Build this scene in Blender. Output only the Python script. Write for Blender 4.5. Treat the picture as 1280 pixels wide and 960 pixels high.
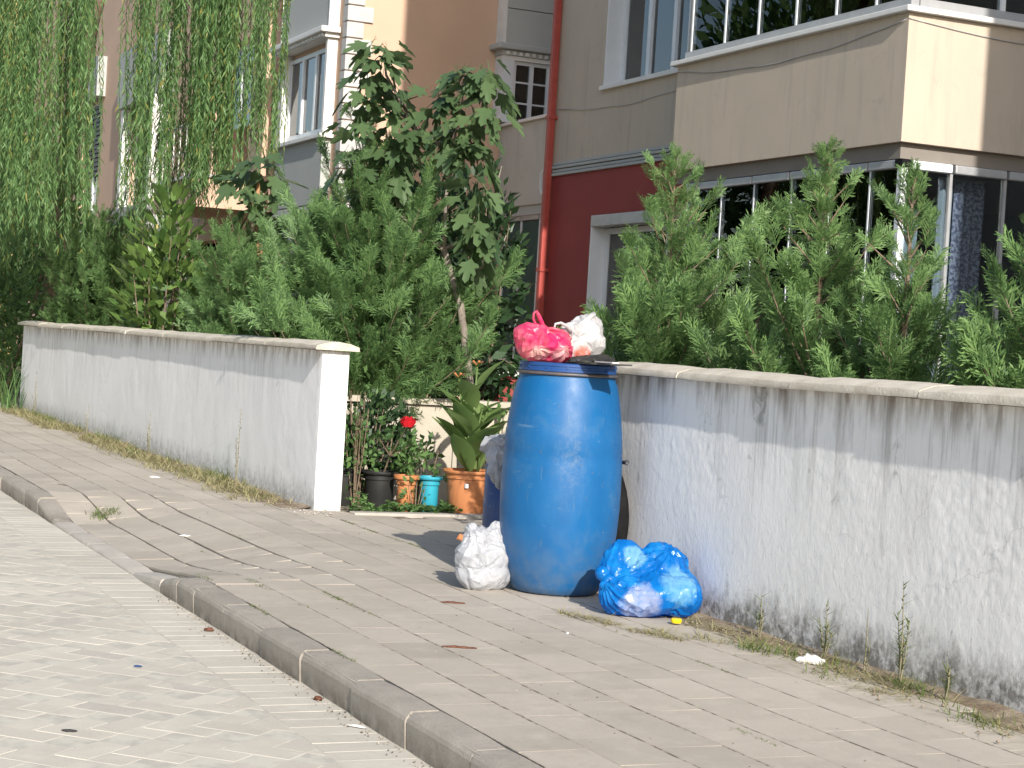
import bpy, bmesh, math, random
import numpy as np
from mathutils import Vector, Matrix, noise

for o in list(bpy.data.objects):
    bpy.data.objects.remove(o)
scene = bpy.context.scene
COL = scene.collection
R = math.radians

# ------------------------------------------------------------------ camera
CAM = Vector((0, 0, 1.02))
yaw, pitch, roll = R(23.9), R(-1.109), R(3.5)
d0 = Vector((-math.cos(yaw), math.sin(yaw), 0)); r0 = Vector((math.sin(yaw), math.cos(yaw), 0)); up = Vector((0, 0, 1))
FW = d0 * math.cos(pitch) + up * math.sin(pitch)
U0 = up * math.cos(pitch) - d0 * math.sin(pitch)
RT = r0 * math.cos(roll) + U0 * math.sin(roll)
UP = -r0 * math.sin(roll) + U0 * math.cos(roll)
cd = bpy.data.cameras.new('camera'); cam = bpy.data.objects.new('camera', cd); COL.objects.link(cam)
cd.sensor_width = 36.0; cd.lens = 2300.0 / 1280 * 36; cd.clip_start = 0.05; cd.clip_end = 1500
cam.matrix_world = Matrix(((RT.x, UP.x, -FW.x, CAM.x), (RT.y, UP.y, -FW.y, CAM.y), (RT.z, UP.z, -FW.z, CAM.z), (0, 0, 0, 1)))
scene.camera = cam

# ------------------------------------------------------------------ sky, sun, exposure
SUN_EL, SUN_AZ = R(27.5), R(8.0)        # azimuth measured from +X towards -Y
LDIR = Vector((-math.cos(SUN_EL) * math.cos(SUN_AZ), math.cos(SUN_EL) * math.sin(SUN_AZ), -math.sin(SUN_EL)))
world = bpy.data.worlds.new('World'); scene.world = world; world.use_nodes = True
wn = world.node_tree.nodes; wl = world.node_tree.links
sky = wn.new('ShaderNodeTexSky'); sky.sky_type = 'NISHITA'; sky.sun_disc = False
sky.sun_elevation = SUN_EL; sky.sun_rotation = R(90) + SUN_AZ
sky.air_density = 1.0; sky.dust_density = 1.2; sky.ozone_density = 1.0
wn['Background'].inputs['Strength'].default_value = 0.15
wl.new(sky.outputs['Color'], wn['Background'].inputs['Color'])
sl = bpy.data.lights.new('sun', 'SUN'); sl.energy = 4.8; sl.angle = R(0.55); sl.color = (1.0, 0.945, 0.86)
sun = bpy.data.objects.new('sun', sl); COL.objects.link(sun); sun.location = (20, -5, 20)
sun.rotation_euler = LDIR.to_track_quat('-Z', 'Y').to_euler()
vs = scene.view_settings
vs.view_transform = 'Standard'; vs.look = 'None'; vs.gamma = 1.0; vs.use_curve_mapping = False; vs.exposure = 0.42

# ------------------------------------------------------------------ material helpers
def lin(c):
    return tuple(((v / 255) / 12.92 if v / 255 < 0.04045 else ((v / 255 + 0.055) / 1.055) ** 2.4) for v in c)

class NT:
    def __init__(s, name):
        s.m = bpy.data.materials.new(name); s.m.use_nodes = True
        s.n = s.m.node_tree.nodes; s.l = s.m.node_tree.links
        s.b = s.n['Principled BSDF']; s.out = s.n['Material Output']
        s._pos = None
    def pos(s):
        if s._pos is None: s._pos = s.n.new('ShaderNodeNewGeometry')
        return s._pos.outputs['Position']
    def island(s):
        s.pos(); return s._pos.outputs['Random Per Island']
    def objrand(s):
        return s.n.new('ShaderNodeObjectInfo').outputs['Random']
    def put(s, sock, v):
        if isinstance(v, bpy.types.NodeSocket): s.l.new(v, sock)
        elif isinstance(v, (tuple, list)) and len(v) == 3 and sock.type == 'RGBA': sock.default_value = (*v, 1)
        else: sock.default_value = v
    def math(s, op, a, b=0.0, clamp=False):
        n = s.n.new('ShaderNodeMath'); n.operation = op; n.use_clamp = clamp
        s.put(n.inputs[0], a); s.put(n.inputs[1], b); return n.outputs[0]
    def mapr(s, v, a, b, c=0.0, d=1.0, smooth=False):
        n = s.n.new('ShaderNodeMapRange'); n.clamp = True
        if smooth: n.interpolation_type = 'SMOOTHSTEP'
        s.put(n.inputs[0], v)
        for i, q in enumerate((a, b, c, d)): s.put(n.inputs[i + 1], q)
        return n.outputs[0]
    def scaled(s, vec, sc):
        n = s.n.new('ShaderNodeVectorMath'); n.operation = 'MULTIPLY'
        s.l.new(vec, n.inputs[0]); n.inputs[1].default_value = sc; return n.outputs[0]
    def noise(s, scale=5, detail=5, rough=.55, vec=None, stretch=None, dist=0):
        n = s.n.new('ShaderNodeTexNoise'); v = vec or s.pos()
        if stretch: v = s.scaled(v, stretch)
        s.l.new(v, n.inputs['Vector']); n.inputs['Scale'].default_value = scale
        n.inputs['Detail'].default_value = detail; n.inputs['Roughness'].default_value = rough
        n.inputs['Distortion'].default_value = dist
        return n.outputs['Fac']
    def mix(s, f, a, b, mode='MIX'):
        n = s.n.new('ShaderNodeMix'); n.data_type = 'RGBA'; n.blend_type = mode
        s.put(n.inputs[0], f); s.put(n.inputs[6], a); s.put(n.inputs[7], b); return n.outputs[2]
    def bump(s, h, strength=.3, dist=.01, normal=None):
        n = s.n.new('ShaderNodeBump'); n.inputs['Strength'].default_value = strength; n.inputs['Distance'].default_value = dist
        s.l.new(h, n.inputs['Height'])
        if normal is not None: s.l.new(normal, n.inputs['Normal'])
        s.l.new(n.outputs[0], s.b.inputs['Normal']); return n.outputs[0]
    def xyz(s, v=None):
        n = s.n.new('ShaderNodeSeparateXYZ'); s.l.new(v or s.pos(), n.inputs[0]); return n.outputs
    def local(s):
        return s.n.new('ShaderNodeTexCoord').outputs['Object']
    def fin(s, col, rough=.8, spec=.3):
        s.put(s.b.inputs['Base Color'], col); s.put(s.b.inputs['Roughness'], rough)
        s.b.inputs['Specular IOR Level'].default_value = spec
        return s.m
    def translucent(s, col, fac):
        t = s.n.new('ShaderNodeBsdfTranslucent'); s.put(t.inputs[0], col)
        x = s.n.new('ShaderNodeMixShader'); x.inputs[0].default_value = fac
        s.l.new(s.b.outputs[0], x.inputs[1]); s.l.new(t.outputs[0], x.inputs[2]); s.l.new(x.outputs[0], s.out.inputs[0])

def mat(name, c1, c2=None, scale=4, rough=.85, bump=0, bscale=90, rnd=0, spec=.3, detail=6, stretch=None, lo=.35, hi=.65, metal=0):
    t = NT(name); col = c1
    if c2 is not None:
        col = t.mix(t.mapr(t.noise(scale, detail, .6, stretch=stretch), lo, hi), c1, c2)
    if rnd:
        v = t.math('ADD', t.objrand(), t.island()); v = t.math('FRACT', v)
        v = t.mapr(v, 0, 1, 1 - rnd, 1 + rnd)
        col = t.mix(1.0, col, v, 'MULTIPLY')
    if bump: t.bump(t.noise(bscale, 6, .6), bump, .01)
    t.b.inputs['Metallic'].default_value = metal
    return t.fin(col, rough, spec)

def leafmat(name, dark, light, transl=.3, rough=.5, spec=.35, third=None):
    t = NT(name)
    v = t.math('FRACT', t.math('ADD', t.math('MULTIPLY', t.objrand(), 7.3), t.island()))
    col = t.mix(v, dark, light)
    if third is not None:
        col = t.mix(t.mapr(v, .9, .97), col, third)
    col = t.mix(t.mapr(t.noise(2.6, 3), .35, .7, 0, .45), col, light)
    t.fin(col, rough, spec)
    t.translucent(t.mix(.5, col, tuple(min(1, x * 1.5) for x in light)), transl)
    return t.m

def glassmat(name, tint=(.45, .5, .5), base=.06, rough=.0):
    t = NT(name); t.n.remove(t.b)
    tr = t.n.new('ShaderNodeBsdfTransparent'); tr.inputs[0].default_value = (*tint, 1)
    gl = t.n.new('ShaderNodeBsdfGlossy'); gl.inputs['Roughness'].default_value = rough
    fr = t.n.new('ShaderNodeFresnel'); fr.inputs[0].default_value = 1.5
    f = t.math('ADD', fr.outputs[0], base, True)
    x = t.n.new('ShaderNodeMixShader'); t.l.new(f, x.inputs[0]); t.l.new(tr.outputs[0], x.inputs[1]); t.l.new(gl.outputs[0], x.inputs[2])
    t.l.new(x.outputs[0], t.out.inputs[0]); return t.m

# ------------------------------------------------------------------ materials
M = {}
def m_paver(name, c1, c2, c3):
    t = NT(name)
    c = t.mix(t.mapr(t.noise(1.3, 4), .35, .65), c1, c2)
    v = t.math('FRACT', t.math('ADD', t.objrand(), t.island()))
    c = t.mix(1.0, c, t.mapr(v, 0, 1, .93, 1.06), 'MULTIPLY')
    c = t.mix(t.mapr(v, .95, .97), c, c3)
    sp = t.noise(160, 4, .7)
    c = t.mix(t.mapr(sp, .30, .42, .5, 0), c, tuple(x * .55 for x in c1))
    c = t.mix(t.mapr(t.noise(9, 6, .65), .5, .75, 0, .4), c, tuple(x * 1.2 for x in c2))
    c = t.mix(t.mapr(t.noise(3.1, 7, .7), .52, .70, 0, .45), c, tuple(x * .72 for x in c1))
    t.bump(t.math('ADD', sp, t.noise(30, 5)), .25, .004)
    return t.fin(c, .92, .2)
M['paver'] = m_paver('sidewalk_paver', (.385, .342, .288), (.435, .388, .328), (.36, .32, .27))
M['paver_red'] = mat('red_paver', (.42, .25, .20), (.40, .30, .26), 12)
M['rpaver'] = m_paver('road_paver', (.465, .432, .37), (.52, .482, .415), (.435, .405, .355))
def m_road_joint():
    t = NT('road_joint'); c = t.mix(t.mapr(t.noise(14, 5), .4, .6), (.52, .49, .42), (.42, .395, .345))
    return t.fin(c, .95, .1)
M['rjoint'] = m_road_joint()
M['joint'] = mat('sidewalk_joint', (.13, .105, .08), (.36, .31, .25), 17, .95, bump=.4, bscale=120, lo=.46, hi=.56)
M['kerb'] = None
def m_kerb():
    t = NT('kerb_stone'); x, y, z = t.xyz()
    c = t.mix(t.mapr(t.noise(7, 6, .65), .3, .7), (.29, .262, .228), (.37, .335, .29))
    c = t.mix(1.0, c, t.mapr(t.math('FRACT', t.math('ADD', t.objrand(), t.island())), 0, 1, .9, 1.08), 'MULTIPLY')
    sp = t.noise(140, 4, .75)
    c = t.mix(t.mapr(sp, .32, .45, .6, 0), c, (.17, .15, .13))
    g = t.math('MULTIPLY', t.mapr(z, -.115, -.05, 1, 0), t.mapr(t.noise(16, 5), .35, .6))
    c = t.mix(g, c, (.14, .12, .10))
    t.bump(t.math('ADD', sp, t.noise(22, 4)), .5, .006)
    return t.fin(c, .95, .15)
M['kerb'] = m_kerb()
M['slab'] = mat('concrete_slab', (.38, .35, .31), (.47, .43, .38), 5, .9, .3, 120, rnd=.06)
M['soil'] = mat('soil', (.16, .115, .075), (.33, .27, .2), 10, .95, .8, 70)
M['soil_dark'] = mat('garden_soil', (.07, .052, .035), (.13, .10, .07), 4, .95, .8, 40)
M['ground'] = mat('ground', (.2, .19, .17), (.26, .24, .21), .3, .95)

def m_whitewall(name, top, tint, k=1.0):
    t = NT(name); x, y, z = t.xyz()
    col = t.mix(t.mapr(t.noise(2.2, 5), .3, .7), tuple(v * .93 for v in tint), tint)
    # long run-off streaks from the coping
    st = t.noise(1, 6, .65, stretch=(11, 11, 1.3), dist=.3)
    st2 = t.noise(1, 4, .6, stretch=(60, 60, 1.6))
    hgt = t.mapr(z, top - .62, top, 0, 1, True)
    st = t.math('ADD', st, t.math('MULTIPLY', t.math('SUBTRACT', t.noise(1.1, 3, .5, stretch=(1, 1, .2)), .5), .55))
    f = t.math('MULTIPLY', t.mapr(t.math('ADD', st, t.math('MULTIPLY', st2, .45)), .72, .98), hgt)
    col = t.mix(t.math('MULTIPLY', f, .62 * k), col, (.17, .15, .125))
    f2 = t.math('MULTIPLY', t.mapr(st2, .55, .72), t.mapr(z, top - .85, top - .2, .06, .5))
    col = t.mix(t.math('MULTIPLY', f2, .40 * k), col, (.25, .23, .2))
    bl_ = t.math('MULTIPLY', t.mapr(t.noise(1, 7, .7, stretch=(9, 9, 4.2), dist=.7), .60, .68), t.mapr(z, top - .75, top - .1, .12, 1))
    col = t.mix(t.math('MULTIPLY', bl_, .6 * k), col, (.20, .19, .17))
    crk = t.n.new('ShaderNodeTexVoronoi'); crk.feature = 'DISTANCE_TO_EDGE'; crk.inputs['Scale'].default_value = 1.5
    wv = t.n.new('ShaderNodeVectorMath'); wv.operation = 'MULTIPLY_ADD'; nn = t.n.new('ShaderNodeTexNoise'); nn.inputs['Scale'].default_value = 3.5; nn.inputs['Detail'].default_value = 6
    t.l.new(t.pos(), nn.inputs['Vector']); t.l.new(nn.outputs['Color'], wv.inputs[0]); wv.inputs[1].default_value = (.5, .5, .5); t.l.new(t.pos(), wv.inputs[2]); t.l.new(wv.outputs[0], crk.inputs['Vector'])
    cf = t.math('MULTIPLY', t.mapr(crk.outputs['Distance'], .0015, .006, 1, 0), t.mapr(t.noise(2.0, 3), .52, .62))
    col = t.mix(t.math('MULTIPLY', cf, .25), col, (.25, .23, .2))
    # rust brown line right under the coping
    f3 = t.math('MULTIPLY', t.mapr(z, top - .13, top - .01, 0, 1), t.mapr(t.noise(1, 4, .6, stretch=(14, 14, 3)), .44, .62))
    col = t.mix(t.math('MULTIPLY', f3, .65), col, (.15, .105, .07))
    # bare, dirty foot
    zz = t.math('ADD', z, t.math('MULTIPLY', t.noise(1, 6, .7, stretch=(16, 16, 7)), -.34))
    f4 = t.mapr(zz, -.13, .0, 1, 0)
    f4 = t.math('MULTIPLY', f4, t.mapr(t.noise(30, 6, .7), .38, .55, .35, 1))
    col = t.mix(t.math('MULTIPLY', f4, .9 * k), col, (.15, .135, .115))
    f5 = t.math('MULTIPLY', t.mapr(t.noise(38, 6, .7), .60, .68), t.mapr(z, .05, .55, .75, .12))
    col = t.mix(t.math('MULTIPLY', f5, .6), col, (.27, .25, .22))
    h = t.math('ADD', t.noise(1, 5, .6, stretch=(30, 30, 20), dist=.8), t.math('MULTIPLY', t.noise(120, 4, .6), .3))
    t.bump(h, .24, .007)
    return t.fin(col, .8, .25)
M['wall_r'] = m_whitewall('whitewashed_stucco', .93, (.83, .82, .81))
M['wall_l'] = m_whitewall('whitewashed_plaster', .94, (.83, .82, .82), .55)
M['coping'] = mat('coping_stone', (.47, .42, .345), (.60, .55, .465), 9, .85, .35, 90, rnd=.07)
def m_render(name, c1, c2, dirt):
    t = NT(name)
    c = t.mix(t.mapr(t.noise(1.6, 6, .6), .3, .7), c1, c2)
    st = t.noise(1, 6, .65, stretch=(7, 7, .7))
    c = t.mix(t.mapr(st, .52, .75, 0, .45), c, dirt)
    c = t.mix(t.mapr(t.noise(5, 7, .7, dist=.5), .58, .72, 0, .35), c, dirt)
    t.bump(t.math('ADD', t.noise(160, 4), t.math('MULTIPLY', t.noise(3, 4), 1.5)), .25, .01)
    return t.fin(c, .9, .25)
M['beige'] = m_render('beige_render', (.535, .452, .362), (.49, .415, .335), (.32, .28, .235))
M['grey_beige'] = m_render('grey_beige_render', (.54, .52, .47), (.48, .46, .42), (.33, .31, .28))
M['red'] = mat('red_painted_render', (.29, .048, .042), (.25, .042, .038), 2, .7, .1, 120)
M['pipe'] = mat('red_painted_pipe', (.40, .075, .06), (.33, .06, .05), 6, .45)
M['pink'] = mat('pink_render', (.59, .41, .30), (.55, .385, .28), 1.2, .9, .15, 120)
M['grey'] = mat('grey_panel', (.43, .44, .42), (.40, .41, .40), 1, .85)
M['white'] = mat('white_paint', (.74, .73, .70), (.66, .65, .63), 3, .6)
M['pvc'] = mat('white_pvc', (.72, .74, .76), (.66, .68, .71), 3, .35, spec=.5)
M['alu'] = mat('grey_aluminium', (.45, .45, .45), (.38, .38, .39), 8, .4, spec=.5, metal=.3)
M['quoin'] = mat('quoin_stone', (.55, .54, .52), (.48, .47, .46), 5, .85, .2, 90, rnd=.05)
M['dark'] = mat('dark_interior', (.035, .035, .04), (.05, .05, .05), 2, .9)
M['rubber'] = mat('black_rubber', (.008, .008, .009), (.014, .014, .014), 20, .8, spec=.12)
M['glass_dark'] = glassmat('balcony_glass', (.72, .76, .78), .01)
M['glass_green'] = mat('green_glass', (.020, .060, .058), (.032, .085, .08), 1.5, .1, spec=.15)
M['glass_win'] = glassmat('window_glass', (.45, .5, .52), .08)
M['curtain'] = mat('pale_curtain', (.45, .52, .60), (.52, .58, .64), 3, .9)
M['curtain_g'] = mat('green_grey_curtain', (.18, .27, .25), (.25, .33, .31), 3, .9)
M['lace'] = mat('lace_curtain', (.50, .52, .66), (.16, .17, .26), 38, .9, lo=.45, hi=.55)
M['bark'] = mat('bark', (.16, .115, .08), (.24, .18, .13), 30, .9, .5, 90)
M['bark_pale'] = mat('pale_bark', (.26, .22, .185), (.17, .145, .12), 14, .85, .3, 90)
M['conifer'] = leafmat('conifer_foliage', (.032, .080, .030), (.215, .345, .120), .34, .55)
M['conifer_d'] = leafmat('conifer_foliage_dense', (.028, .074, .030), (.185, .310, .108), .34, .55)
M['willow'] = leafmat('willow_foliage', (.070, .145, .048), (.175, .300, .110), .36, .55, third=(.27, .23, .05))
M['laurel'] = leafmat('laurel_leaf', (.036, .090, .024), (.15, .235, .06), .22, .32, .5)
M['fig'] = leafmat('fig_leaf', (.036, .072, .030), (.105, .165, .068), .25, .45, .4)
M['shade'] = leafmat('painted_shade_leaf', (.016, .036, .016), (.040, .080, .032), .15, .45)  # shade painted into the leaf colour, for shrubs in the dim parts of the garden
M['shrub'] = leafmat('shrub_leaf', (.045, .105, .032), (.14, .245, .08), .3, .45)
M['canna'] = leafmat('canna_leaf', (.10, .18, .055), (.22, .31, .11), .42, .4, .45)
M['drygrass'] = leafmat('dry_grass', (.46, .40, .24), (.31, .30, .15), .3, .7, .2, third=(.52, .36, .22))
M['greengrass'] = leafmat('green_grass', (.07, .13, .03), (.17, .21, .06), .3, .6, .2, third=(.3, .25, .1))
M['drystalk'] = mat('dry_stalk', (.25, .22, .15), (.17, .17, .10), 20, .9)
M['terracotta'] = mat('terracotta_plastic', (.52, .21, .085), (.46, .18, .075), 8, .55)
M['teal'] = mat('turquoise_plastic', (.03, .33, .44), (.04, .28, .38), 6, .5)
M['blackpot'] = mat('black_plastic', (.018, .018, .018), (.03, .03, .028), 6, .5)
M['rose'] = mat('rose_petal', (.55, .012, .02), (.40, .01, .02), 40, .5)
M['lowwall'] = mat('pale_concrete', (.50, .45, .37), (.42, .38, .31), 4, .9, .3, 90)
M['yellow'] = mat('yellow_paint', (.52, .40, .16), (.46, .36, .15), 5, .7)
M['brick'] = mat('brown_brick', (.28, .13, .08), (.22, .10, .06), 10, .9)
M['cap'] = mat('yellow_plastic', (.80, .58, .01), (.76, .52, .01), 10, .4, spec=.5)
M['brownleaf'] = mat('brown_pod', (.10, .035, .022), (.16, .07, .04), 60, .7)
M['paper'] = mat('white_paper', (.75, .74, .72), (.62, .61, .6), 40, .8)
M['board'] = mat('dark_board', (.03, .03, .035), (.06, .055, .05), 20, .6)
M['metalband'] = mat('rusty_band', (.09, .10, .12), (.16, .12, .10), 30, .5, metal=.4)

def m_barrel(name, c1, c2):
    t = NT(name); x, y, z = t.xyz()
    c = t.mix(t.mapr(t.noise(6, 6, .65, stretch=(1, 1, .45)), .3, .7), c1, c2)
    # dusty scuffs
    s = t.mapr(t.noise(5, 7, .72, dist=.4), .52, .72)
    c = t.mix(t.math('MULTIPLY', s, .30), c, (.09, .18, .27))
    s2 = t.math('MULTIPLY', t.mapr(t.noise(1, 5, .7, stretch=(70, 70, 6)), .62, .70), .5)
    c = t.mix(s2, c, (.10, .16, .22))
    d = t.math('MULTIPLY', t.mapr(z, .02, .30, 1, 0), t.mapr(t.noise(16, 6), .3, .62))
    c = t.mix(t.math('MULTIPLY', d, .5), c, (.12, .15, .18))
    vd = t.n.new('ShaderNodeVectorMath'); vd.operation = 'DISTANCE'; t.l.new(t.scaled(t.pos(), (1, 1, .55)), vd.inputs[0]); vd.inputs[1].default_value = (-6.80, 3.30, .58 * .55)
    sc_ = t.math('MULTIPLY', t.mapr(vd.outputs['Value'], .02, .10, 1, 0), t.mapr(t.noise(34, 6, .75), .46, .66))
    c = t.mix(t.math('MULTIPLY', sc_, .28), c, (.24, .28, .31))
    s4 = t.mapr(t.noise(1, 6, .7, stretch=(9, 9, 42), dist=.6), .64, .70)
    c = t.mix(t.math('MULTIPLY', s4, .35), c, (.16, .26, .34))
    s3 = t.mapr(t.noise(55, 3, .5), .70, .73)
    c = t.mix(t.math('MULTIPLY', s3, .6), c, (.08, .10, .13))
    t.bump(t.math('ADD', t.noise(9, 4), t.math('MULTIPLY', t.noise(90, 4), .15)), .12, .01)
    t.fin(c, t.mapr(t.noise(12, 5), .3, .7, .36, .58), .4)
    return t.m
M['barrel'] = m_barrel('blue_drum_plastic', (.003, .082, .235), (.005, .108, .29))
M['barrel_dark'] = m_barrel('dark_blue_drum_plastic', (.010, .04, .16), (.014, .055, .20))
M['rim'] = mat('dark_blue_rim', (.008, .05, .19), (.012, .065, .22), 20, .4, spec=.5)

def m_film(name, c1, c2, transl=.4, rough=.28, cs=7, lo=.45, hi=.6, crink=.5, cscale=26, spots=None):
    t = NT(name)
    c = t.mix(t.mapr(t.noise(cs, 5, .6), lo, hi), c1, c2)
    if spots:
        for (p, r, sc) in spots:
            v = t.n.new('ShaderNodeVectorMath'); v.operation = 'DISTANCE'
            t.l.new(t.pos(), v.inputs[0]); v.inputs[1].default_value = p
            dd = t.math('ADD', v.outputs['Value'], t.math('MULTIPLY', t.math('SUBTRACT', t.noise(22, 5, .65), .5), r * .9))
            f = t.mapr(dd, r * .75, r * 1.05, 1, 0)
            f = t.math('MULTIPLY', f, t.mapr(t.noise(48, 4, .6), .3, .55, .45, .9))
            c = t.mix(f, c, sc)
    n1 = t.noise(cscale, 5, .55, dist=1.2)
    rn = t.n.new('ShaderNodeTexNoise'); rn.noise_type = 'RIDGED_MULTIFRACTAL'; rn.inputs['Scale'].default_value = cscale * .55
    rn.inputs['Detail'].default_value = 4; rn.inputs['Roughness'].default_value = .55; rn.inputs['Distortion'].default_value = .9
    t.l.new(t.pos(), rn.inputs['Vector'])
    t.bump(t.math('ADD', t.math('MULTIPLY', n1, .35), t.math('MULTIPLY', rn.outputs['Fac'], .4)), crink, .010)
    t.fin(c, rough, .5); t.translucent(c, transl); return t.m
M['blue_film'] = m_film('blue_bag_film', (.004, .19, .60), (.010, .29, .74), .45, .2, crink=.9,
    spots=[((-6.31, 3.40, .055), .085, (.46, .52, .72)), ((-6.29, 3.55, .13), .085, (.22, .52, .76)), ((-6.42, 3.42, .23), .05, (.25, .56, .72))])
M['white_film'] = m_film('white_bag_film', (.44, .455, .49), (.54, .55, .575), .3, .35, crink=1.0, cscale=30)
M['pink_film'] = m_film('pink_bag_film', (.72, .035, .16), (.74, .20, .24), .38, .28, crink=.9, cs=11, lo=.40, hi=.66,
    spots=[((-6.91, 3.18, .995), .05, (.80, .55, .48)), ((-6.89, 3.27, 1.0), .05, (.78, .46, .46))])
M['white_film2'] = m_film('white_carrier_film', (.56, .55, .56), (.66, .65, .65), .35, .3, crink=.9,
    spots=[((-6.91, 3.40, 1.0), .06, (.72, .16, .10))])
M['grey_film'] = m_film('grey_bag_film', (.42, .43, .46), (.55, .55, .58), .3, .35)

# ------------------------------------------------------------------ object helpers
ORG = {}
def wo(o): return ORG.get(o.name, Vector((0, 0, 0))) if o is not None else Vector((0, 0, 0))
def tag(o, label, cat, group=None):
    o['label'] = label; o['category'] = cat
    if group: o['group'] = group
    return o
def thing(name, label, cat, loc=(0, 0, 0), group=None):
    o = bpy.data.objects.new(name, None); COL.objects.link(o); o.location = loc; o.empty_display_size = .1
    ORG[o.name] = Vector(loc); return tag(o, label, cat, group)
def link(name, me, material=None, parent=None, loc=(0, 0, 0)):
    o = bpy.data.objects.new(name, me); COL.objects.link(o)
    if material is not None and not me.materials: me.materials.append(material)
    if parent is not None:
        o.parent = parent
    o.location = loc
    ORG[o.name] = wo(parent) + Vector(loc)
    return o

class MB:
    """collects geometry in world coordinates"""
    def __init__(s): s.v = []; s.f = []
    def add(s, vs, fs):
        k = len(s.v); s.v.extend([tuple(p) for p in vs]); s.f.extend([tuple(i + k for i in q) for q in fs]); return s
    def box(s, x0, x1, y0, y1, z0, z1):
        x0, x1 = sorted((x0, x1)); y0, y1 = sorted((y0, y1)); z0, z1 = sorted((z0, z1))
        return s.add([(x0, y0, z0), (x1, y0, z0), (x1, y1, z0), (x0, y1, z0), (x0, y0, z1), (x1, y0, z1), (x1, y1, z1), (x0, y1, z1)],
                     [(0, 3, 2, 1), (4, 5, 6, 7), (0, 1, 5, 4), (1, 2, 6, 5), (2, 3, 7, 6), (3, 0, 4, 7)])
    def tube(s, pts, rad, n=8, caps=True, flat=1.0):
        pts = [Vector(p) for p in pts]; rings = []; prev = None
        for i, p in enumerate(pts):
            t = (pts[min(i + 1, len(pts) - 1)] - pts[max(i - 1, 0)])
            if t.length < 1e-9: t = Vector((0, 0, 1))
            t.normalize()
            if prev is None:
                a = t.orthogonal().normalized()
            else:
                a = (prev - t * prev.dot(t))
                a = a.normalized() if a.length > 1e-6 else t.orthogonal().normalized()
            prev = a; b = t.cross(a)
            r = rad[i] if isinstance(rad, (list, tuple)) else rad
            rings.append([p + a * (math.cos(2 * math.pi * k / n) * r) + b * (math.sin(2 * math.pi * k / n) * r * flat) for k in range(n)])
        vs = [q for r_ in rings for q in r_]; fs = []
        for i in range(len(rings) - 1):
            for k in range(n):
                fs.append((i * n + k, i * n + (k + 1) % n, (i + 1) * n + (k + 1) % n, (i + 1) * n + k))
        if caps: fs.append(tuple(range(n))[::-1]); fs.append(tuple((len(rings) - 1) * n + k for k in range(n)))
        return s.add(vs, fs)
    def lathe(s, prof, c, n=48):
        vs = []; fs = []
        for (r, z) in prof:
            for k in range(n): a = 2 * math.pi * k / n; vs.append((c[0] + r * math.cos(a), c[1] + r * math.sin(a), c[2] + z))
        for i in range(len(prof) - 1):
            for k in range(n): fs.append((i * n + k, i * n + (k + 1) % n, (i + 1) * n + (k + 1) % n, (i + 1) * n + k))
        if prof[0][0] > 1e-4: fs.append(tuple(range(n))[::-1])
        if prof[-1][0] > 1e-4: fs.append(tuple((len(prof) - 1) * n + k for k in range(n)))
        return s.add(vs, fs)
    def build(s, name, material, parent=None, smooth=False, bevel=0, loc=None, auto=None):
        me = bpy.data.meshes.new(name); o_ = wo(parent) if loc is None else Vector(loc)
        me.from_pydata([(p[0] - o_.x, p[1] - o_.y, p[2] - o_.z) for p in s.v], [], s.f); me.update()
        if bevel:
            bm = bmesh.new(); bm.from_mesh(me)
            bmesh.ops.remove_doubles(bm, verts=bm.verts, dist=1e-6)
            bmesh.ops.bevel(bm, geom=[e for e in bm.edges if len(e.link_faces) == 2 and e.calc_face_angle(0) > .4], offset=bevel, segments=2, affect='EDGES', profile=.6)
            bm.to_mesh(me); bm.free()
        if smooth:
            me.polygons.foreach_set('use_smooth', [True] * len(me.polygons))
            if auto: me.set_sharp_from_angle(angle=R(auto))
        if loc is None: return link(name, me, material, parent)
        return link(name, me, material, parent, tuple(Vector(loc) - wo(parent)))

def box(name, material, parent, x0, x1, y0, y1, z0, z1, bevel=0):
    return MB().box(x0, x1, y0, y1, z0, z1).build(name, material, parent, bevel=bevel)
def structure(o): o['kind'] = 'structure'; return o
def stuff(o): o['kind'] = 'stuff'; return o

def npmesh(name, V, F, smooth=False):
    """V (n,3), F (m,4) numpy quads"""
    me = bpy.data.meshes.new(name); V = np.asarray(V, np.float32); F = np.asarray(F, np.int32)
    me.vertices.add(len(V)); me.vertices.foreach_set('co', V.ravel())
    me.loops.add(F.size); me.loops.foreach_set('vertex_index', F.ravel())
    me.polygons.add(len(F)); me.polygons.foreach_set('loop_start', np.arange(0, F.size, F.shape[1], dtype=np.int32))
    me.polygons.foreach_set('loop_total', np.full(len(F), F.shape[1], np.int32))
    me.update(calc_edges=True); me.validate()
    if smooth: me.polygons.foreach_set('use_smooth', [True] * len(me.polygons))
    return me

class Leaves:
    def __init__(s): s.V = []; s.F = []; s.n = 0
    def add(s, tv, tf, m3, t):
        s.V.append(tv @ m3.T + t); s.F.append(tf + s.n); s.n += len(tv)
    def build(s, name, material, parent, clip=None):
        V = np.concatenate(s.V); F = np.concatenate(s.F)
        if clip is not None:
            bad = clip(V)[F].any(axis=1); F = F[~bad]
            used = np.zeros(len(V), bool); used[F.ravel()] = True; idx = np.cumsum(used) - 1; V = V[used]; F = idx[F]
        o_ = np.array(wo(parent)); return link(name, npmesh(name, V - o_, F), material, parent)

def basis(d, roll_=0.0):
    d = np.asarray(d, float); d = d / np.linalg.norm(d)
    a = np.array([0, 0, 1.]) if abs(d[2]) < .95 else np.array([1., 0, 0])
    s = np.cross(d, a); s /= np.linalg.norm(s); u = np.cross(s, d)
    c, q = math.cos(roll_), math.sin(roll_)
    s2 = s * c + u * q; u2 = -s * q + u * c
    return np.stack([s2, d, u2], axis=1)       # columns: side, forward, up

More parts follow.
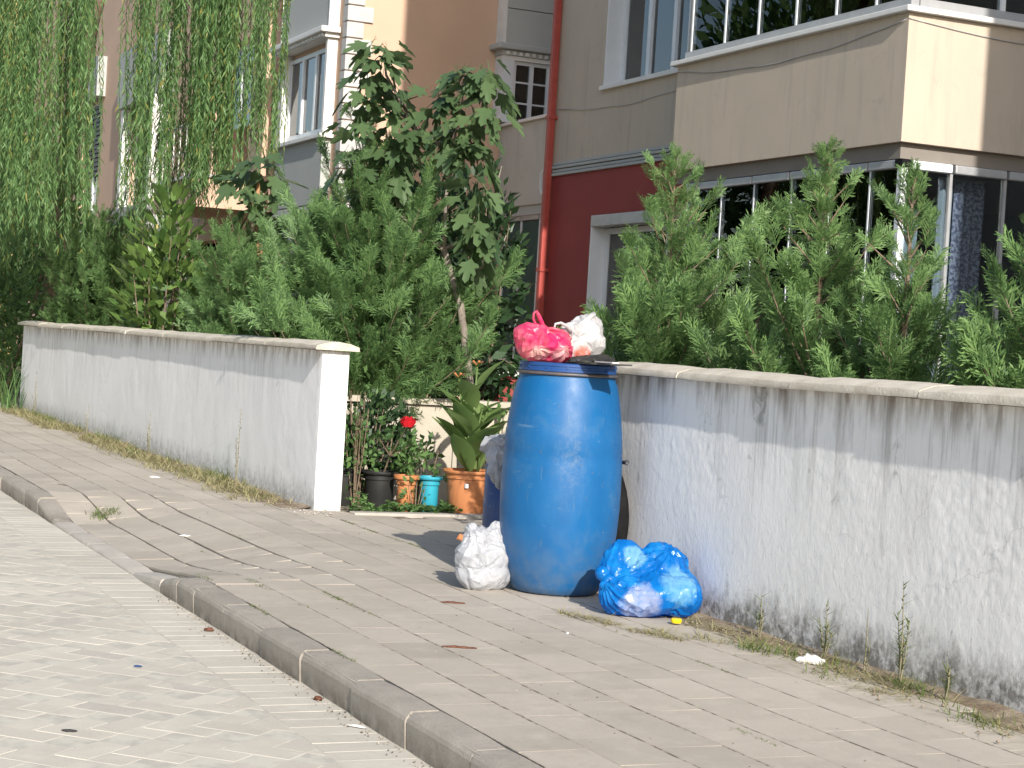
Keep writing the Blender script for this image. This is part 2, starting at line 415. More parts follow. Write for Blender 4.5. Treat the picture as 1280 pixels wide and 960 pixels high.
# ------------------------------------------------------------------ ground shape
Y_KERB, Y_KB = 1.84, 1.945
def sstep(a, b, v):
    t = max(0, min(1, (v - a) / (b - a))); return t * t * (3 - 2 * t)
def gk(x):
    return -.092 * sstep(-10.95, -10.2, x) * (1 - sstep(-8.0, -7.43, x))
def gz(x, y):
    sx = sstep(-11.2, -10.1, x) * (1 - sstep(-8.7, -7.25, x))
    sy = 1 - sstep(2.0, 2.8, y)
    wob = .006 * noise.noise(Vector((x * .9, y * .9, 3))) if y > 2.0 else 0
    return -.092 * sx * sy + wob

g = structure(MB().add([(-400, -300, -.16), (300, -300, -.16), (300, 400, -.16), (-400, 400, -.16)], [(0, 1, 2, 3)]).build('ground', M['ground']))
road = structure(MB().add([(-60, -6, -.1084), (25, -6, -.1084), (25, 1.86, -.1084), (-60, 1.86, -.1084)], [(0, 1, 2, 3)]).build('road', M['rjoint']))

def grid_sheet(name, material, xs, ys, zf, smooth=True):
    V = [(x, y, zf(x, y)) for y in ys for x in xs]; nx = len(xs); F = []
    for j in range(len(ys) - 1):
        for i in range(nx - 1): F.append((j * nx + i, j * nx + i + 1, (j + 1) * nx + i + 1, (j + 1) * nx + i))
    mb = MB(); mb.v = V; mb.f = F; return mb.build(name, material, smooth=smooth)
sidewalk = structure(grid_sheet('sidewalk', M['joint'], list(np.arange(-40, 6.01, .14)), list(np.arange(1.947, 3.9, .1)), lambda x, y: gz(x, y) - .0016 - (.012 if -11.5 < x < -7.0 and y < 3.0 else 0)))
path_base = structure(MB().add([(-10.12, 3.85, -.012), (-8.62, 3.85, -.012), (-8.62, 9.0, -.012), (-10.12, 9.0, -.012)], [(0, 1, 2, 3)]).build('path', M['joint']))
garden = structure(MB().add([(-60, 3.5, -.05), (-10.1, 3.5, -.05), (-10.1, 30, -.05), (-60, 30, -.05), (-8.6, 3.8, -.05), (20, 3.8, -.05), (20, 30, -.05), (-8.6, 30, -.05)], [(0, 1, 2, 3), (4, 5, 6, 7)]).build('garden_ground', M['soil_dark']))

def paver_mesh(name, lx, ly, h=.06, b=.006, bx=None):
    mb = MB(); x, y = lx / 2, ly / 2; c = b if bx is None else bx
    mb.add([(-x, -y, -h), (x, -y, -h), (x, y, -h), (-x, y, -h), (-x, -y, -b), (x, -y, -b), (x, y, -b), (-x, y, -b),
            (-x + c, -y + b, 0), (x - c, -y + b, 0), (x - c, y - b, 0), (-x + c, y - b, 0)],
           [(0, 1, 5, 4), (1, 2, 6, 5), (2, 3, 7, 6), (3, 0, 4, 7), (4, 5, 9, 8), (5, 6, 10, 9), (6, 7, 11, 10), (7, 4, 8, 11), (8, 9, 10, 11)])
    me = bpy.data.meshes.new(name); me.from_pydata(mb.v, [], mb.f); return me

def view_rank(p):
    v = Vector(p) - CAM; d = v.dot(FW)
    if d < .5: return None
    u = v.dot(RT) / d * 2300; w = v.dot(UP) / d * 2300
    if abs(u) > 660 or abs(w) > 500: return None
    return d

def lay(pieces, parent, mesh, material, name, top=300):
    """pieces: list of (location, euler); nearest in view become objects, the rest one part"""
    ranked = [(view_rank(p[0]), i) for i, p in enumerate(pieces)]
    near = sorted([r for r in ranked if r[0] is not None])[:top]; keep = {i for _, i in near}
    mesh.materials.append(material); rest = MB()
    bv = [v.co.copy() for v in mesh.vertices]; bf = [tuple(p.vertices) for p in mesh.polygons]
    for i, (loc, eul) in enumerate(pieces):
        if i in keep:
            o = link(name, mesh, None, parent, tuple(Vector(loc) - wo(parent))); o.rotation_euler = eul
        else:
            m = Matrix.Translation(loc) @ (eul if hasattr(eul, 'to_matrix') else Vector((0, 0, 0))).to_matrix().to_4x4()
            rest.add([m @ v for v in bv], bf)
    if rest.v: stuff(rest.build(name + '_field', material, parent))

from mathutils import Euler
rng = random.Random(4)
# sidewalk pavers: rows along the kerb, half-bond
PW, PL = .2, .3
pieces = []
row = 0; y = Y_KB
while y < 3.76:
    off = (row % 2) * PL / 2 + rng.uniform(-.02, .02)
    x = -24.0 + off
    while x < 1.0:
        cx, cy = x + PL / 2, y + PW / 2
        skip = (cx < -10.25 and cy > 3.28) or (cx > -7.5 and cy > 3.7) or (cx < -8.3 and cy > 3.74) or (cx > -7.3 and cy > 3.56 and rng.random() < .8)
        if not skip:
            e = .06
            gx = (gz(cx + e, cy) - gz(cx - e, cy)) / (2 * e); gy = (gz(cx, cy + e) - gz(cx, cy - e)) / (2 * e)
            pieces.append(((cx, cy + rng.uniform(-.0015, .0015), gz(cx, cy) + rng.uniform(-.00025, .0003)),
                           Euler((math.atan(gy) + rng.uniform(-.004, .004), -math.atan(gx) + rng.uniform(-.0009, .0006), rng.uniform(-.006, .006)))))
        x += PL
    y += PW; row += 1
lay(pieces, sidewalk, paver_mesh('paver', PL - .0012, PW - .0085, .05, .0022, .0), M['paver'], 'paver', 300)
# entry path pavers
pieces = []
y = 3.75
while y < 7.5:
    x = -10.1 + ((row % 2) * PL / 2 - PL / 2)
    while x < -8.75:
        cx = x + PL / 2
        if cx > -10.05 and cx < -8.7:
            pieces.append(((cx, y + PW / 2, rng.uniform(-.002, .002)), Euler((rng.uniform(-.005, .005), rng.uniform(-.005, .005), 0))))
        x += PL
    y += PW; row += 1
lay(pieces, path_base, paver_mesh('path_paver', PL - .004, PW - .009, .05, .004), M['paver'], 'paver', 120)
# road: soldier course along the kerb, then 45 degree herringbone
pieces = []
x = -26.0
while x < 2:
    pieces.append(((x, 1.722, -.1075 + rng.uniform(-.0004, .0005)), Euler((rng.uniform(-.003, .003), rng.uniform(-.003, .003), math.pi / 2 + rng.uniform(-.015, .015)))))
    x += .105
lay(pieces, road, paver_mesh('border_paver', .228, .1025, .012, .0012, .0002), M['rpaver'], 'border_paver', 80)
pieces = []; cut = []
L_, W_ = .21, .105
ca, sa = math.cos(R(45)), math.sin(R(45))
for i in range(-150, 151):
    for j in range(-110, 111):
        k = (i - j) % 4
        # herringbone on a unit grid of W_: horizontal bricks start where (i-j)%4==0, vertical where ==3 (i, j) -> occupies (i,j),(i,j+1)
        if k == 0: px, py, rot = (i + 1) * W_, (j + .5) * W_, 0.0
        elif k == 3: px, py, rot = (i + .5) * W_, (j + 1 - 1) * W_ , math.pi / 2
        else: continue
        wx, wy = px * ca - py * sa - 6.0, px * sa + py * ca + .3
        if -14 < wx < 0 and 1.49 < wy < 1.75:
            c4 = [(sx_ * (L_ - .0065) / 2, sy_ * (W_ - .0065) / 2) for sx_, sy_ in ((-1, -1), (1, -1), (1, 1), (-1, 1))]; ang_ = rot + R(45)
            c4 = [(wx + a_ * math.cos(ang_) - b_ * math.sin(ang_), wy + a_ * math.sin(ang_) + b_ * math.cos(ang_)) for a_, b_ in c4]
            out = []
            for q in range(4):
                p_, n_ = c4[q], c4[(q + 1) % 4]; ip, inn = p_[1] < 1.602, n_[1] < 1.602
                if ip: out.append(p_)
                if ip != inn: t_ = (1.602 - p_[1]) / (n_[1] - p_[1]); out.append((p_[0] + (n_[0] - p_[0]) * t_, 1.602))
            if len(out) > 2:
                cut.append(out)
        elif -14 < wx < 0 and -1.2 < wy <= 1.49:
            pieces.append(((wx, wy, -.1075 + rng.uniform(-.0004, .0005)), Euler((rng.uniform(-.004, .004), rng.uniform(-.004, .004), rot + R(45) + rng.uniform(-.01, .01)))))
lay(pieces, road, paver_mesh('road_paver', L_ - .0065, W_ - .0065, .012, .0012), M['rpaver'], 'road_paver', 220)
for out in cut:
    n_ = len(out); cx_ = sum(p_[0] for p_ in out) / n_; zt = -.1075 + rng.uniform(-.0004, .0005)
    MB().add([(p_[0], p_[1], zt) for p_ in out] + [(p_[0], p_[1], -.118) for p_ in out], [tuple(range(n_)), tuple(range(2 * n_ - 1, n_ - 1, -1))] + [(q, n_ + q, n_ + (q + 1) % n_, (q + 1) % n_) for q in range(n_)]).build('cut_road_paver', M['rpaver'], road)

# kerb
M['mortar'] = mat('kerb_mortar', (.42, .385, .33), (.34, .31, .265), 20, .95)
kerb = structure(MB().box(-40, 4, Y_KERB + .02, Y_KB - .01, -.155, -.125).box(-7.42, 4, Y_KERB + .013, Y_KB - .008, -.124, -.010).box(-40, -10.95, Y_KERB + .013, Y_KB - .008, -.124, -.010).build('kerb', M['mortar']))
edges = [-7.43 + .28 * 0, -7.151, -6.707, -6.192, -5.723, -5.21, -4.741, -4.276]
e = -4.276
while e < 2: e += .47; edges.append(e)
def kerb_piece(xa, xb, za, zb, yf=Y_KERB, yb=Y_KB, c=.018, jit=0):
    mb = MB(); g_ = .0035; xa += g_; xb -= g_
    prof = lambda zt: [(yf + .006, -.14), (yf, zt - .03), (yf + .004, zt - c), (yf + c, zt - .002), (yb - .003, zt), (yb, zt - .004), (yb, -.14)]
    n = 7; vs = []
    for k in range(5):
        t = k / 4; x = xa + (xb - xa) * t; inset = .003 if k in (0, 4) else 0
        for (yy, zz) in prof(za + (zb - za) * t):
            vs.append((x, yy + (inset if yy < yf + .02 else 0) + jit, zz - (inset if zz > -.13 else 0)))
    fs = []
    for k in range(4):
        for q in range(n): fs.append((k * n + q, k * n + (q + 1) % n, (k + 1) * n + (q + 1) % n, (k + 1) * n + q))
    fs.append(tuple(range(n))[::-1]); fs.append(tuple(4 * n + q for q in range(n)))
    return mb.add(vs, [f[::-1] for f in fs])
for i in range(len(edges) - 1):
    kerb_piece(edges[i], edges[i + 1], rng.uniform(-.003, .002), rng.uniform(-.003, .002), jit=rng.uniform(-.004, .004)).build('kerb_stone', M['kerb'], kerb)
kerb_piece(-7.72, -7.432, gk(-7.72), -.003).build('kerb_stone', M['kerb'], kerb)
x = -7.722
for w in (.55, .5, .56, .48, .47):
    kerb_piece(x - w, x, gk(x - w) + .001, gk(x) + .001, c=.01).build('dropped_kerb_stone', M['slab'], kerb); x -= w
kerb_piece(x - .55, x, -.012, -.088).build('kerb_stone', M['kerb'], kerb); x -= .55
while x > -24:
    kerb_piece(x - .48, x, -.002, -.004, jit=rng.uniform(-.003, .003)).build('kerb_stone', M['kerb'], kerb); x -= .48

# ------------------------------------------------------------------ boundary walls
def relief_wall(x0, x1, y0, y1, z0, z1, step, amp, seed):
    """front face (y0) as a displaced grid, sides and back closed"""
    nx = int((x1 - x0) / step) + 1; nz = int((z1 - z0) / step) + 1
    xs = np.linspace(x0, x1, nx); zs = np.linspace(z0, z1, nz); V = []; F = []
    for z in zs:
        for x in xs:
            a = noise.noise(Vector((x * 5, z * 4, seed))) * .5
            p = Vector((x * 20 + 4 * noise.noise(Vector((x * 11, z * 11, seed + 5))), z * 14 + 3 * noise.noise(Vector((x * 13, z * 13, seed + 7))), seed + 9))
            r = 1 - abs(noise.noise(p)) * 2.2
            r2 = noise.noise(Vector((x * 60, z * 34, seed)))
            edge = min(1, (x - x0) / .03, (x1 - x) / .03)
            msk = .15 + .85 * max(0, min(1, .5 + 1.6 * noise.noise(Vector((x * 1.6, z * 1.6, seed + 2)))))
            V.append((x, y0 - amp * edge * (a + msk * (max(0, r) * .8 + r2 * .45)), z))
    for j in range(nz - 1):
        for i in range(nx - 1): F.append((j * nx + i, j * nx + i + 1, (j + 1) * nx + i + 1, (j + 1) * nx + i))
    mb = MB(); mb.v = V; mb.f = F; y0b = y0 + .012
    mb.add([(x0, y0, z0), (x0, y1, z0), (x0, y1, z1), (x0, y0, z1)], [(0, 3, 2, 1)])
    mb.add([(x1, y0, z0), (x1, y1, z0), (x1, y1, z1), (x1, y0, z1)], [(0, 1, 2, 3)])
    mb.add([(x0, y1, z0), (x1, y1, z0), (x1, y1, z1), (x0, y1, z1)], [(1, 0, 3, 2)])
    mb.add([(x0, y0, z1), (x1, y0, z1), (x1, y1, z1), (x0, y1, z1)], [(0, 1, 2, 3)])
    return mb

def copings(parent, x0, x1, yf, yb, zb, lens, seed):
    r_ = random.Random(seed); x = x0; ov = .058
    ya, yc = yf - ov, yb + .045; i = 0
    while x < x1 - .05:
        L = min(lens * r_.uniform(.9, 1.12), x1 - x)
        if x1 - (x + L) < .25: L = x1 - x
        dz = r_.uniform(-.004, .004); tw = r_.uniform(-.006, .006); dy = r_.uniform(-.006, .006)
        prof = [(ya, 0), (ya - .002, .012), (ya + .004, .028), (ya + .06, .045), ((ya + yc) / 2, .054), (yc - .06, .046), (yc - .003, .028), (yc, .0)]
        n = len(prof); vs = []; K = 7
        for k in range(K):
            t = k / (K - 1); xx = x + .004 + (L - .008) * t
            ch = .004 if k in (0, K - 1) else 0
            for (yy, zz) in prof:
                nz = .004 * noise.noise(Vector((xx * 6, yy * 9, seed))) if zz > .01 else .002 * noise.noise(Vector((xx * 9, 2, seed)))
                vs.append((xx, yy + dy + .004 * noise.noise(Vector((xx * 7, zz * 20, seed + 3))), zb + zz + dz + tw * (t - .5) * 2 * .5 + nz - (ch if zz > .01 else 0)))
        fs = []
        for k in range(K - 1):
            for q in range(n): fs.append((k * n + q, (k + 1) * n + q, (k + 1) * n + (q + 1) % n, k * n + (q + 1) % n))
        fs.append(tuple(range(n))); fs.append(tuple((K - 1) * n + q for q in range(n))[::-1])
        MB().add(vs, fs).build('coping_stone', M['coping'], parent, smooth=True, auto=35)
        x += L; i += 1

wr = thing('garden_wall', 'long stained white stucco garden wall behind the blue barrel', 'wall', (-6.0, 3.8, 0))
relief_wall(-7.34, -1.6, 3.72, 3.89, -.06, .935, .0125, .0024, 1).build('stucco_body', M['wall_r'], wr, smooth=True, auto=60)
copings(wr, -7.39, -1.5, 3.72, 3.89, .938, .82, 3)
wlft = thing('garden_wall', 'white plastered garden wall ending beside the flower pots', 'wall', (-15.6, 3.42, 0))
relief_wall(-21.2, -10.305, 3.345, 3.51, -.06, .94, .035, .004, 7).build('plaster_body', M['wall_l'], wlft, smooth=True, auto=60)
copings(wlft, -21.3, -10.255, 3.345, 3.51, .943, 1.5, 8)

# soil strips at the wall feet
def soil_strip(name, x0, x1, ya, yb, hmax):
    return structure(grid_sheet(name, M['soil'], list(np.arange(x0, x1, .05)), list(np.linspace(ya, yb, 7)),
        lambda x, y: gz(x, y) - .006 + hmax * max(0, (y - ya) / (yb - ya)) * (.7 + .6 * noise.noise(Vector((x * 5, y * 9, 1)))) - (.012 if y <= ya + 1e-6 else 0)))
soil_strip('soil_strip', -7.32, -1.5, 3.50, 3.725, .022)
soil_strip('soil_strip', -21.2, -10.3, 3.10, 3.35, .03)
edging = structure(MB().box(-10.2, -10.1, 3.53, 7.4, -.06, .012).build('edging_kerb', M['slab'], bevel=.006))

# ------------------------------------------------------------------ buildings
def window(parent, plane, u0, u1, z0, z1, at, depth, cols, frame_mat, glass, fw=.06, rows=1, split=None, sign=1):
    """window frame in plane 'y' (facing -y) or 'x' (facing +x); 'at' is the outside plane of the frame"""
    def bx(mb, a, b, c, d, e0, e1):
        if plane == 'y': mb.box(a, b, e0, e1, c, d)
        else: mb.box(e0, e1, a, b, c, d)
    fr = MB(); e0, e1 = (at, at + .06) if plane == 'y' else (at - .06, at)
    bx(fr, u0, u1, z0, z0 + fw, e0, e1); bx(fr, u0, u1, z1 - fw, z1, e0, e1)
    bx(fr, u0, u0 + fw, z0 + fw, z1 - fw, e0, e1); bx(fr, u1 - fw, u1, z0 + fw, z1 - fw, e0, e1)
    f = fr.build('window_frame', frame_mat, parent)
    us = [u0 + fw + (u1 - u0 - 2 * fw) * k / cols for k in range(cols + 1)] if split is None else split
    for k, u in enumerate(us[1:-1]):
        mb = MB(); bx(mb, u - fw * .55, u + fw * .55, z0 + fw, z1 - fw, e0 - .012 if plane == 'y' else e0, e1 if plane == 'y' else e1 + .012)
        mb.build('mullion', frame_mat, f)
    for k in range(len(us) - 1):
        mb = MB(); m_ = (e0 + e1) / 2
        bx(mb, us[k], us[k + 1], z0 + fw * .9, z1 - fw * .9, m_ - .004, m_ + .004)
        p = mb.build('pane', glass, f)
    for r_ in range(1, rows):
        z = z0 + (z1 - z0) * r_ / rows; mb = MB(); bx(mb, u0 + fw, u1 - fw, z - .012, z + .012, e0 + .01, e1 - .01); mb.build('glazing_bar', frame_mat, f)
    return f

def holed_wall(name, material, parent, plane, u0, u1, z0, z1, e0, e1, holes):
    us = sorted({u0, u1, *[h[0] for h in holes], *[h[1] for h in holes]}); zs = sorted({z0, z1, *[h[2] for h in holes], *[h[3] for h in holes]})
    mb = MB()
    for i in range(len(us) - 1):
        run = None
        for j in range(len(zs) - 1):
            uc, zc = (us[i] + us[i + 1]) / 2, (zs[j] + zs[j + 1]) / 2
            hole = any(h[0] < uc < h[1] and h[2] < zc < h[3] for h in holes)
            if not hole:
                run = (zs[j] if run is None else run[0], zs[j + 1])
            if (hole or j == len(zs) - 2) and run:
                if plane == 'y': mb.box(us[i], us[i + 1], e0, e1, *run)
                else: mb.box(e0, e1, us[i], us[i + 1], *run)
                run = None
    return mb.build(name, material, parent)

# ---- right-hand building: beige over red
RB = thing('apartment_building', 'beige apartment block with red ground floor and glazed corner balcony', 'building', (-16.5, 12.0, 0))
YW = 9.65
holed_wall('ground_floor_wall', M['red'], RB, 'y', -21.0, -16.0, -.05, 3.19, YW, YW + .3, [(-19.72, -17.3, .95, 2.66)])
holed_wall('upper_wall', M['beige'], RB, 'y', -21.0, -16.0, 3.36, 12.2, YW, YW + .3, [(-19.62, -17.60, 4.16, 5.75), (-19.62, -17.60, 7.1, 8.6), (-19.62, -17.60, 10.0, 11.5)])
for k in range(4):
    z = 3.19 + .0435 * k
    MB().box(-21.0, -16.42, YW - (.035 if k % 2 == 0 else .02), YW + .3, z, z + .036).build('band_moulding', M['alu'] if False else M['grey'], RB, bevel=.008)
box('side_wall', M['beige'], RB, -21.0, -20.7, YW + .302, 18, -.05, 12.2)
box('rear_wall', M['beige'], RB, -21.0, -12.6, 17.7, 18, -.05, 12.2)
box('roof', M['brick'], RB, -21.4, -12.0, 8.6, 18.4, 12.2, 12.5)
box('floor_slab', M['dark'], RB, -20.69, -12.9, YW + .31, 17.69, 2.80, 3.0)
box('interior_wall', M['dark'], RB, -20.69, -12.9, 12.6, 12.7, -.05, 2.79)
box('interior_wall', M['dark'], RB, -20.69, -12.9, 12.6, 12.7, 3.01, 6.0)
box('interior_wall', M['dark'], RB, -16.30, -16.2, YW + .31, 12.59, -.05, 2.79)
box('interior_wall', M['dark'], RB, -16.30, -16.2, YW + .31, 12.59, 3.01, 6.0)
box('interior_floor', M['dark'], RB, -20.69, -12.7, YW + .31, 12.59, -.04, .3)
# first floor window with deep white reveal
MB().box(-19.62, -19.60, YW - .012, YW + .24, 4.185, 5.75).build('reveal_lining', M['pvc'], RB)
MB().box(-17.62, -17.60, YW - .012, YW + .24, 4.185, 5.75).build('reveal_lining', M['pvc'], RB)
MB().box(-19.66, -17.56, YW - .05, YW + .24, 4.13, 4.183).build('window_sill', M['white'], RB, bevel=.006)
window(RB, 'y', -19.598, -17.622, 4.186, 5.74, YW + .20, .06, 3, M['pvc'], M['glass_win'], .07)
# ground floor window behind the cypress
MB().box(-19.72, -19.70, YW - .012, YW + .24, .98, 2.62).build('reveal_lining', M['pvc'], RB)
MB().box(-19.72, -17.3, YW - .02, YW + .16, 2.52, 2.655).build('roller_shutter_box', M['alu'], RB, bevel=.01)
MB().box(-19.76, -17.26, YW - .05, YW + .24, .92, .975).build('window_sill', M['white'], RB)
window(RB, 'y', -19.698, -17.302, .98, 2.515, YW + .18, .06, 3, M['pvc'], M['glass_win'], .07)
def curtain(name, label, material, x0, x1, y0, y1, z0, z1, folds, amp, seed):
    r_ = random.Random(seed); n = folds * 8; mb = MB(); vs = []; fs = []
    dx, dy = x1 - x0, y1 - y0; L = math.hypot(dx, dy); nx, ny = -dy / L, dx / L
    for k in range(n + 1):
        t = k / n; a = amp * math.sin(t * folds * 2 * math.pi + .6 * math.sin(t * 9 + seed))
        for z in (z0, (z0 + z1) / 2, z1): vs.append((x0 + dx * t + nx * a, y0 + dy * t + ny * a, z))
    for k in range(n):
        for q in range(2): fs.append((k * 3 + q, k * 3 + 3 + q, k * 3 + 4 + q, k * 3 + 1 + q))
    root = thing(name, label, 'curtain', ((x0 + x1) / 2, (y0 + y1) / 2, z0))
    o = mb.add(vs, fs).build('drape', material, root, smooth=True)
    so = o.modifiers.new('s', 'SOLIDIFY'); so.thickness = .003
    rod = MB().tube([(x0, y0, z1 + .012), (x1, y1, z1 + .012)], .012, 6).build('curtain_rail', M['alu'], root)
    return root
curtain('curtain', 'grey green curtain behind the upper beige-wall window', M['curtain_g'], -19.5, -17.7, YW + .42, YW + .42, 4.2, 5.65, 12, .035, 3)
# balcony block
XB0, XB1, YB = -16.40, -12.52, 8.88
box('balcony_parapet', M['beige'], RB, XB0, XB1 - .182, YB, YB + .18, 2.90, 3.95)
box('balcony_side_wall', M['beige'], RB, XB0, XB0 + .16, YB + .182, YW - .002, 2.90, 3.95)
MB().box(XB1 - .18, XB1, YB, 13.5, 2.90, 3.95).build('balcony_side_parapet', M['beige'], RB)
MB().box(XB0 + .03, XB1 - .07, YB + .05, 13.5, 2.77, 2.898).build('balcony_soffit', mat('shade_darkened_beam', (.23, .205, .18), (.19, .17, .15), 2, .9), RB)  # beam colour darkened to stand in for shade under the parapet
MB().box(XB0 - .06, XB1 + .06, YB - .06, YB + .24, 3.953, 4.0).build('balcony_ledge', M['white'], RB, bevel=.008)
MB().box(XB1 - .24, XB1 + .06, YB + .242, 13.5, 3.953, 4.0).build('balcony_ledge', M['white'], RB, bevel=.008)
# first floor glazing
xs = [XB0 + .12, -15.62, -15.0, -14.35, -13.7, -13.1, XB1 - .1]
gl = MB().box(XB0 + .06, XB1 - .04, YB + .04, YB + .12, 4.002, 4.09).build('glazing_rail', M['alu'], RB)
for k, x in enumerate(xs):
    MB().box(x - .013, x + .013, YB + .065, YB + .095, 4.092, 5.6).build('glazing_post', M['pvc'], RB)
    if k < len(xs) - 1: MB().box(x + .015, xs[k + 1] - .015, YB + .075, YB + .083, 4.092, 5.6).build('glazing_pane', M['glass_dark'], RB)
MB().box(XB1 - .12, XB1 - .04, YB + .13, 13.4, 4.002, 4.09).build('glazing_rail', M['alu'], RB)
for k in range(6):
    y = YB + .16 + .8 * k
    MB().box(XB1 - .11, XB1 - .05, y, y + .04, 4.092, 5.6).build('glazing_post', M['pvc'], RB)
    MB().box(XB1 - .085, XB1 - .077, y + .042, y + .798, 4.092, 5.6).build('glazing_pane', M['glass_dark'], RB)
box('upper_balcony_slab', M['beige'], RB, XB0, XB1, YB, 17.6, 5.7, 6.9)
# mass of the upper floors: set back glazing storey and an unseen corner bay added to shade the neighbour
box('upper_storey', M['beige'], RB, -15.9, XB1, YB + .05, 17.6, 6.902, 12.2)
box('added_shade_bay', M['beige'], RB, -13.5, XB1 - .02, 7.25, YB + .04, 6.904, 11.95)
# ground floor glazing
posts = [-16.19, -15.52, -14.92, -14.27, -13.65, -13.05]
for k, x in enumerate(posts + [-12.56]):
    if k < 6: MB().box(x - .009, x + .009, YB + .084, YB + .104, .35, 2.70).build('glazing_post', M['pvc'], RB)
    if k < 6:
        x2 = (posts + [-12.62])[k + 1]
        MB().box(x + .011, x2 - .011, YB + .09, YB + .098, .35, 2.69).build('glazing_pane', M['glass_dark'], RB)
        MB().box(x + .012, x2 - .012, YB + .05, YB + .14, 2.692, 2.765).build('glazing_header', M['alu'], RB, bevel=.01)
MB().box(-12.63, -12.57, YB + .06, YB + .12, .35, 2.70).build('corner_post', M['pvc'], RB)
MB().box(-12.65, -12.55, YB + .045, YB + .145, 2.702, 2.766).build('corner_joint', M['rubber'], RB)
yy = [YB + .15, 9.46, 10.02, 10.62, 11.2, 11.8, 12.4]
for k in range(6):
    MB().box(-12.622, -12.614, yy[k] + .02, yy[k + 1] - .02, .35, 2.69).build('glazing_pane', M['glass_dark'], RB)
    MB().box(-12.65, -12.56, yy[k] + .015, yy[k + 1] - .015, 2.692, 2.765).build('glazing_header', M['pvc'] if k == 0 else M['alu'], RB, bevel=.012)
    MB().box(-12.64, -12.596, yy[k + 1] - .014, yy[k + 1] + .014, .35, 2.69).build('glazing_post', M['alu'], RB)
MB().box(-16.25, -12.56, YB + .05, YB + .2, -.05, .348).build('plinth', M['red'], RB)
MB().box(-12.72, -12.56, YB + .202, 13.4, -.05, .348).build('plinth', M['red'], RB)
curtain('curtain', 'pale blue curtain hanging behind the corner glazing', M['curtain'], -12.95, -12.95, 9.06, 9.40, .4, 2.38, 5, .03, 1)
curtain('curtain', 'lace curtain behind glass beside the pale blue one', M['lace'], -12.80, -12.80, 9.66, 9.96, .4, 2.66, 3, .02, 2)
curtain('curtain', 'plain pale sheer curtain next to the lace one', M['curtain'], -12.80, -12.80, 9.48, 9.64, .4, 2.66, 2, .02, 5)
# drain pipe at the building corner
dp = thing('drain_pipe', 'red painted drain pipe at the corner of the beige wall', 'pipe', (-20.93, YW - .09, 0))
MB().box(-20.97, -20.88, YW - .11, YW - .025, .0, 9).build('pipe_run', M['pipe'], dp, bevel=.015)
for z in (2.0, 3.9, 5.8):
    MB().box(-20.985, -20.865, YW - .12, YW - .002, z, z + .045).build('pipe_clamp', M['pipe'], dp)
# cable along the facade
cb = thing('facade_cable', 'thin grey cable drooping along the beige facade', 'cable', (-16.5, YB - .02, 4.0))
pts = []
for k in range(13):
    t = k / 12; pts.append((-20.85 + 4.4 * t, YW - .012, 4.02 - .16 * math.sin(t * math.pi) + .10 * t + .01 * math.sin(k * 2.1)))
MB().tube(pts, .0045, 5).build('wall_run', M['alu'], cb, smooth=True)
pts = [(XB0 + 3.85 * k / 14, YB - .008, 3.90 - .13 * math.sin(k / 14 * math.pi) ** .8 + .006 * math.sin(k * 1.7)) for k in range(15)]
MB().tube(pts, .0045, 5).build('balcony_run', M['alu'], cb, smooth=True)
pts = [(XB1 + .008, YB + .0 + 2.4 * k / 10, 3.90 - .07 * math.sin(k / 10 * math.pi)) for k in range(11)]
MB().tube(pts, .0045, 5).build('side_run', M['alu'], cb, smooth=True)

# ---- neighbour added out of view on the right to shade the balcony's end
NB = thing('apartment_building', 'unseen grey beige apartment block added to shade the corner balcony end', 'building', (2.0, 13.0, 0))
box('wall', M['grey_beige'], NB, -6.0, 10.0, 8.76, 18.0, -.05, 12)
box('roof', M['brick'], NB, -6.2, 10.2, 8.6, 18.2, 12.0, 12.3)
for x in (-4.5, -1.5, 1.5, 4.5, 7.5):
    for z in (1.2, 4.2, 7.2):
        window(NB, 'y', x, x + 1.4, z, z + 1.4, 8.70, .06, 2, M['pvc'], M['glass_win'], .06)

# ---- pink building
PB = thing('apartment_building', 'salmon pink apartment block with white quoins and grey bay windows', 'building', (-30.0, 12.0, 0))
XP, YP = -24.2, 7.95
box('side_wall', M['pink'], PB, XP - .3, XP, YP, 18, -.05, 13)
holed_wall('front_wall', M['pink'], PB, 'y', -52, XP - .302, -.05, 13, YP, YP + .3,
           [(-26.72, -24.72, 3.9, 5.1), (-26.72, -24.72, 6.9, 8.1), (-43.4, -41.4, 3.3, 6.0), (-37.9, -35.2, 3.4, 5.4), (-31.3, -29.0, 3.45, 5.8), (-33.6, -29.0, .2, 2.55)])
box('roof', M['brick'], PB, -52.4, -23.8, 7.5, 18.4, 13.0, 13.3)
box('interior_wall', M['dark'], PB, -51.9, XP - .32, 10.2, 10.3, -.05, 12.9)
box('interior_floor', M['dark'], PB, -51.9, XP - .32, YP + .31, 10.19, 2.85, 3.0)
# quoins, alternately long and short
z = .2; k = 0
while z < 8.5:
    h = .225; a = .34 if k % 2 else .21; b = .17 if k % 2 else .15
    MB().box(XP - b, XP + .035, YP - .035, YP + a, z, z + h - .018).build('quoin', M['quoin'], PB, bevel=.008)
    z += h; k += 1
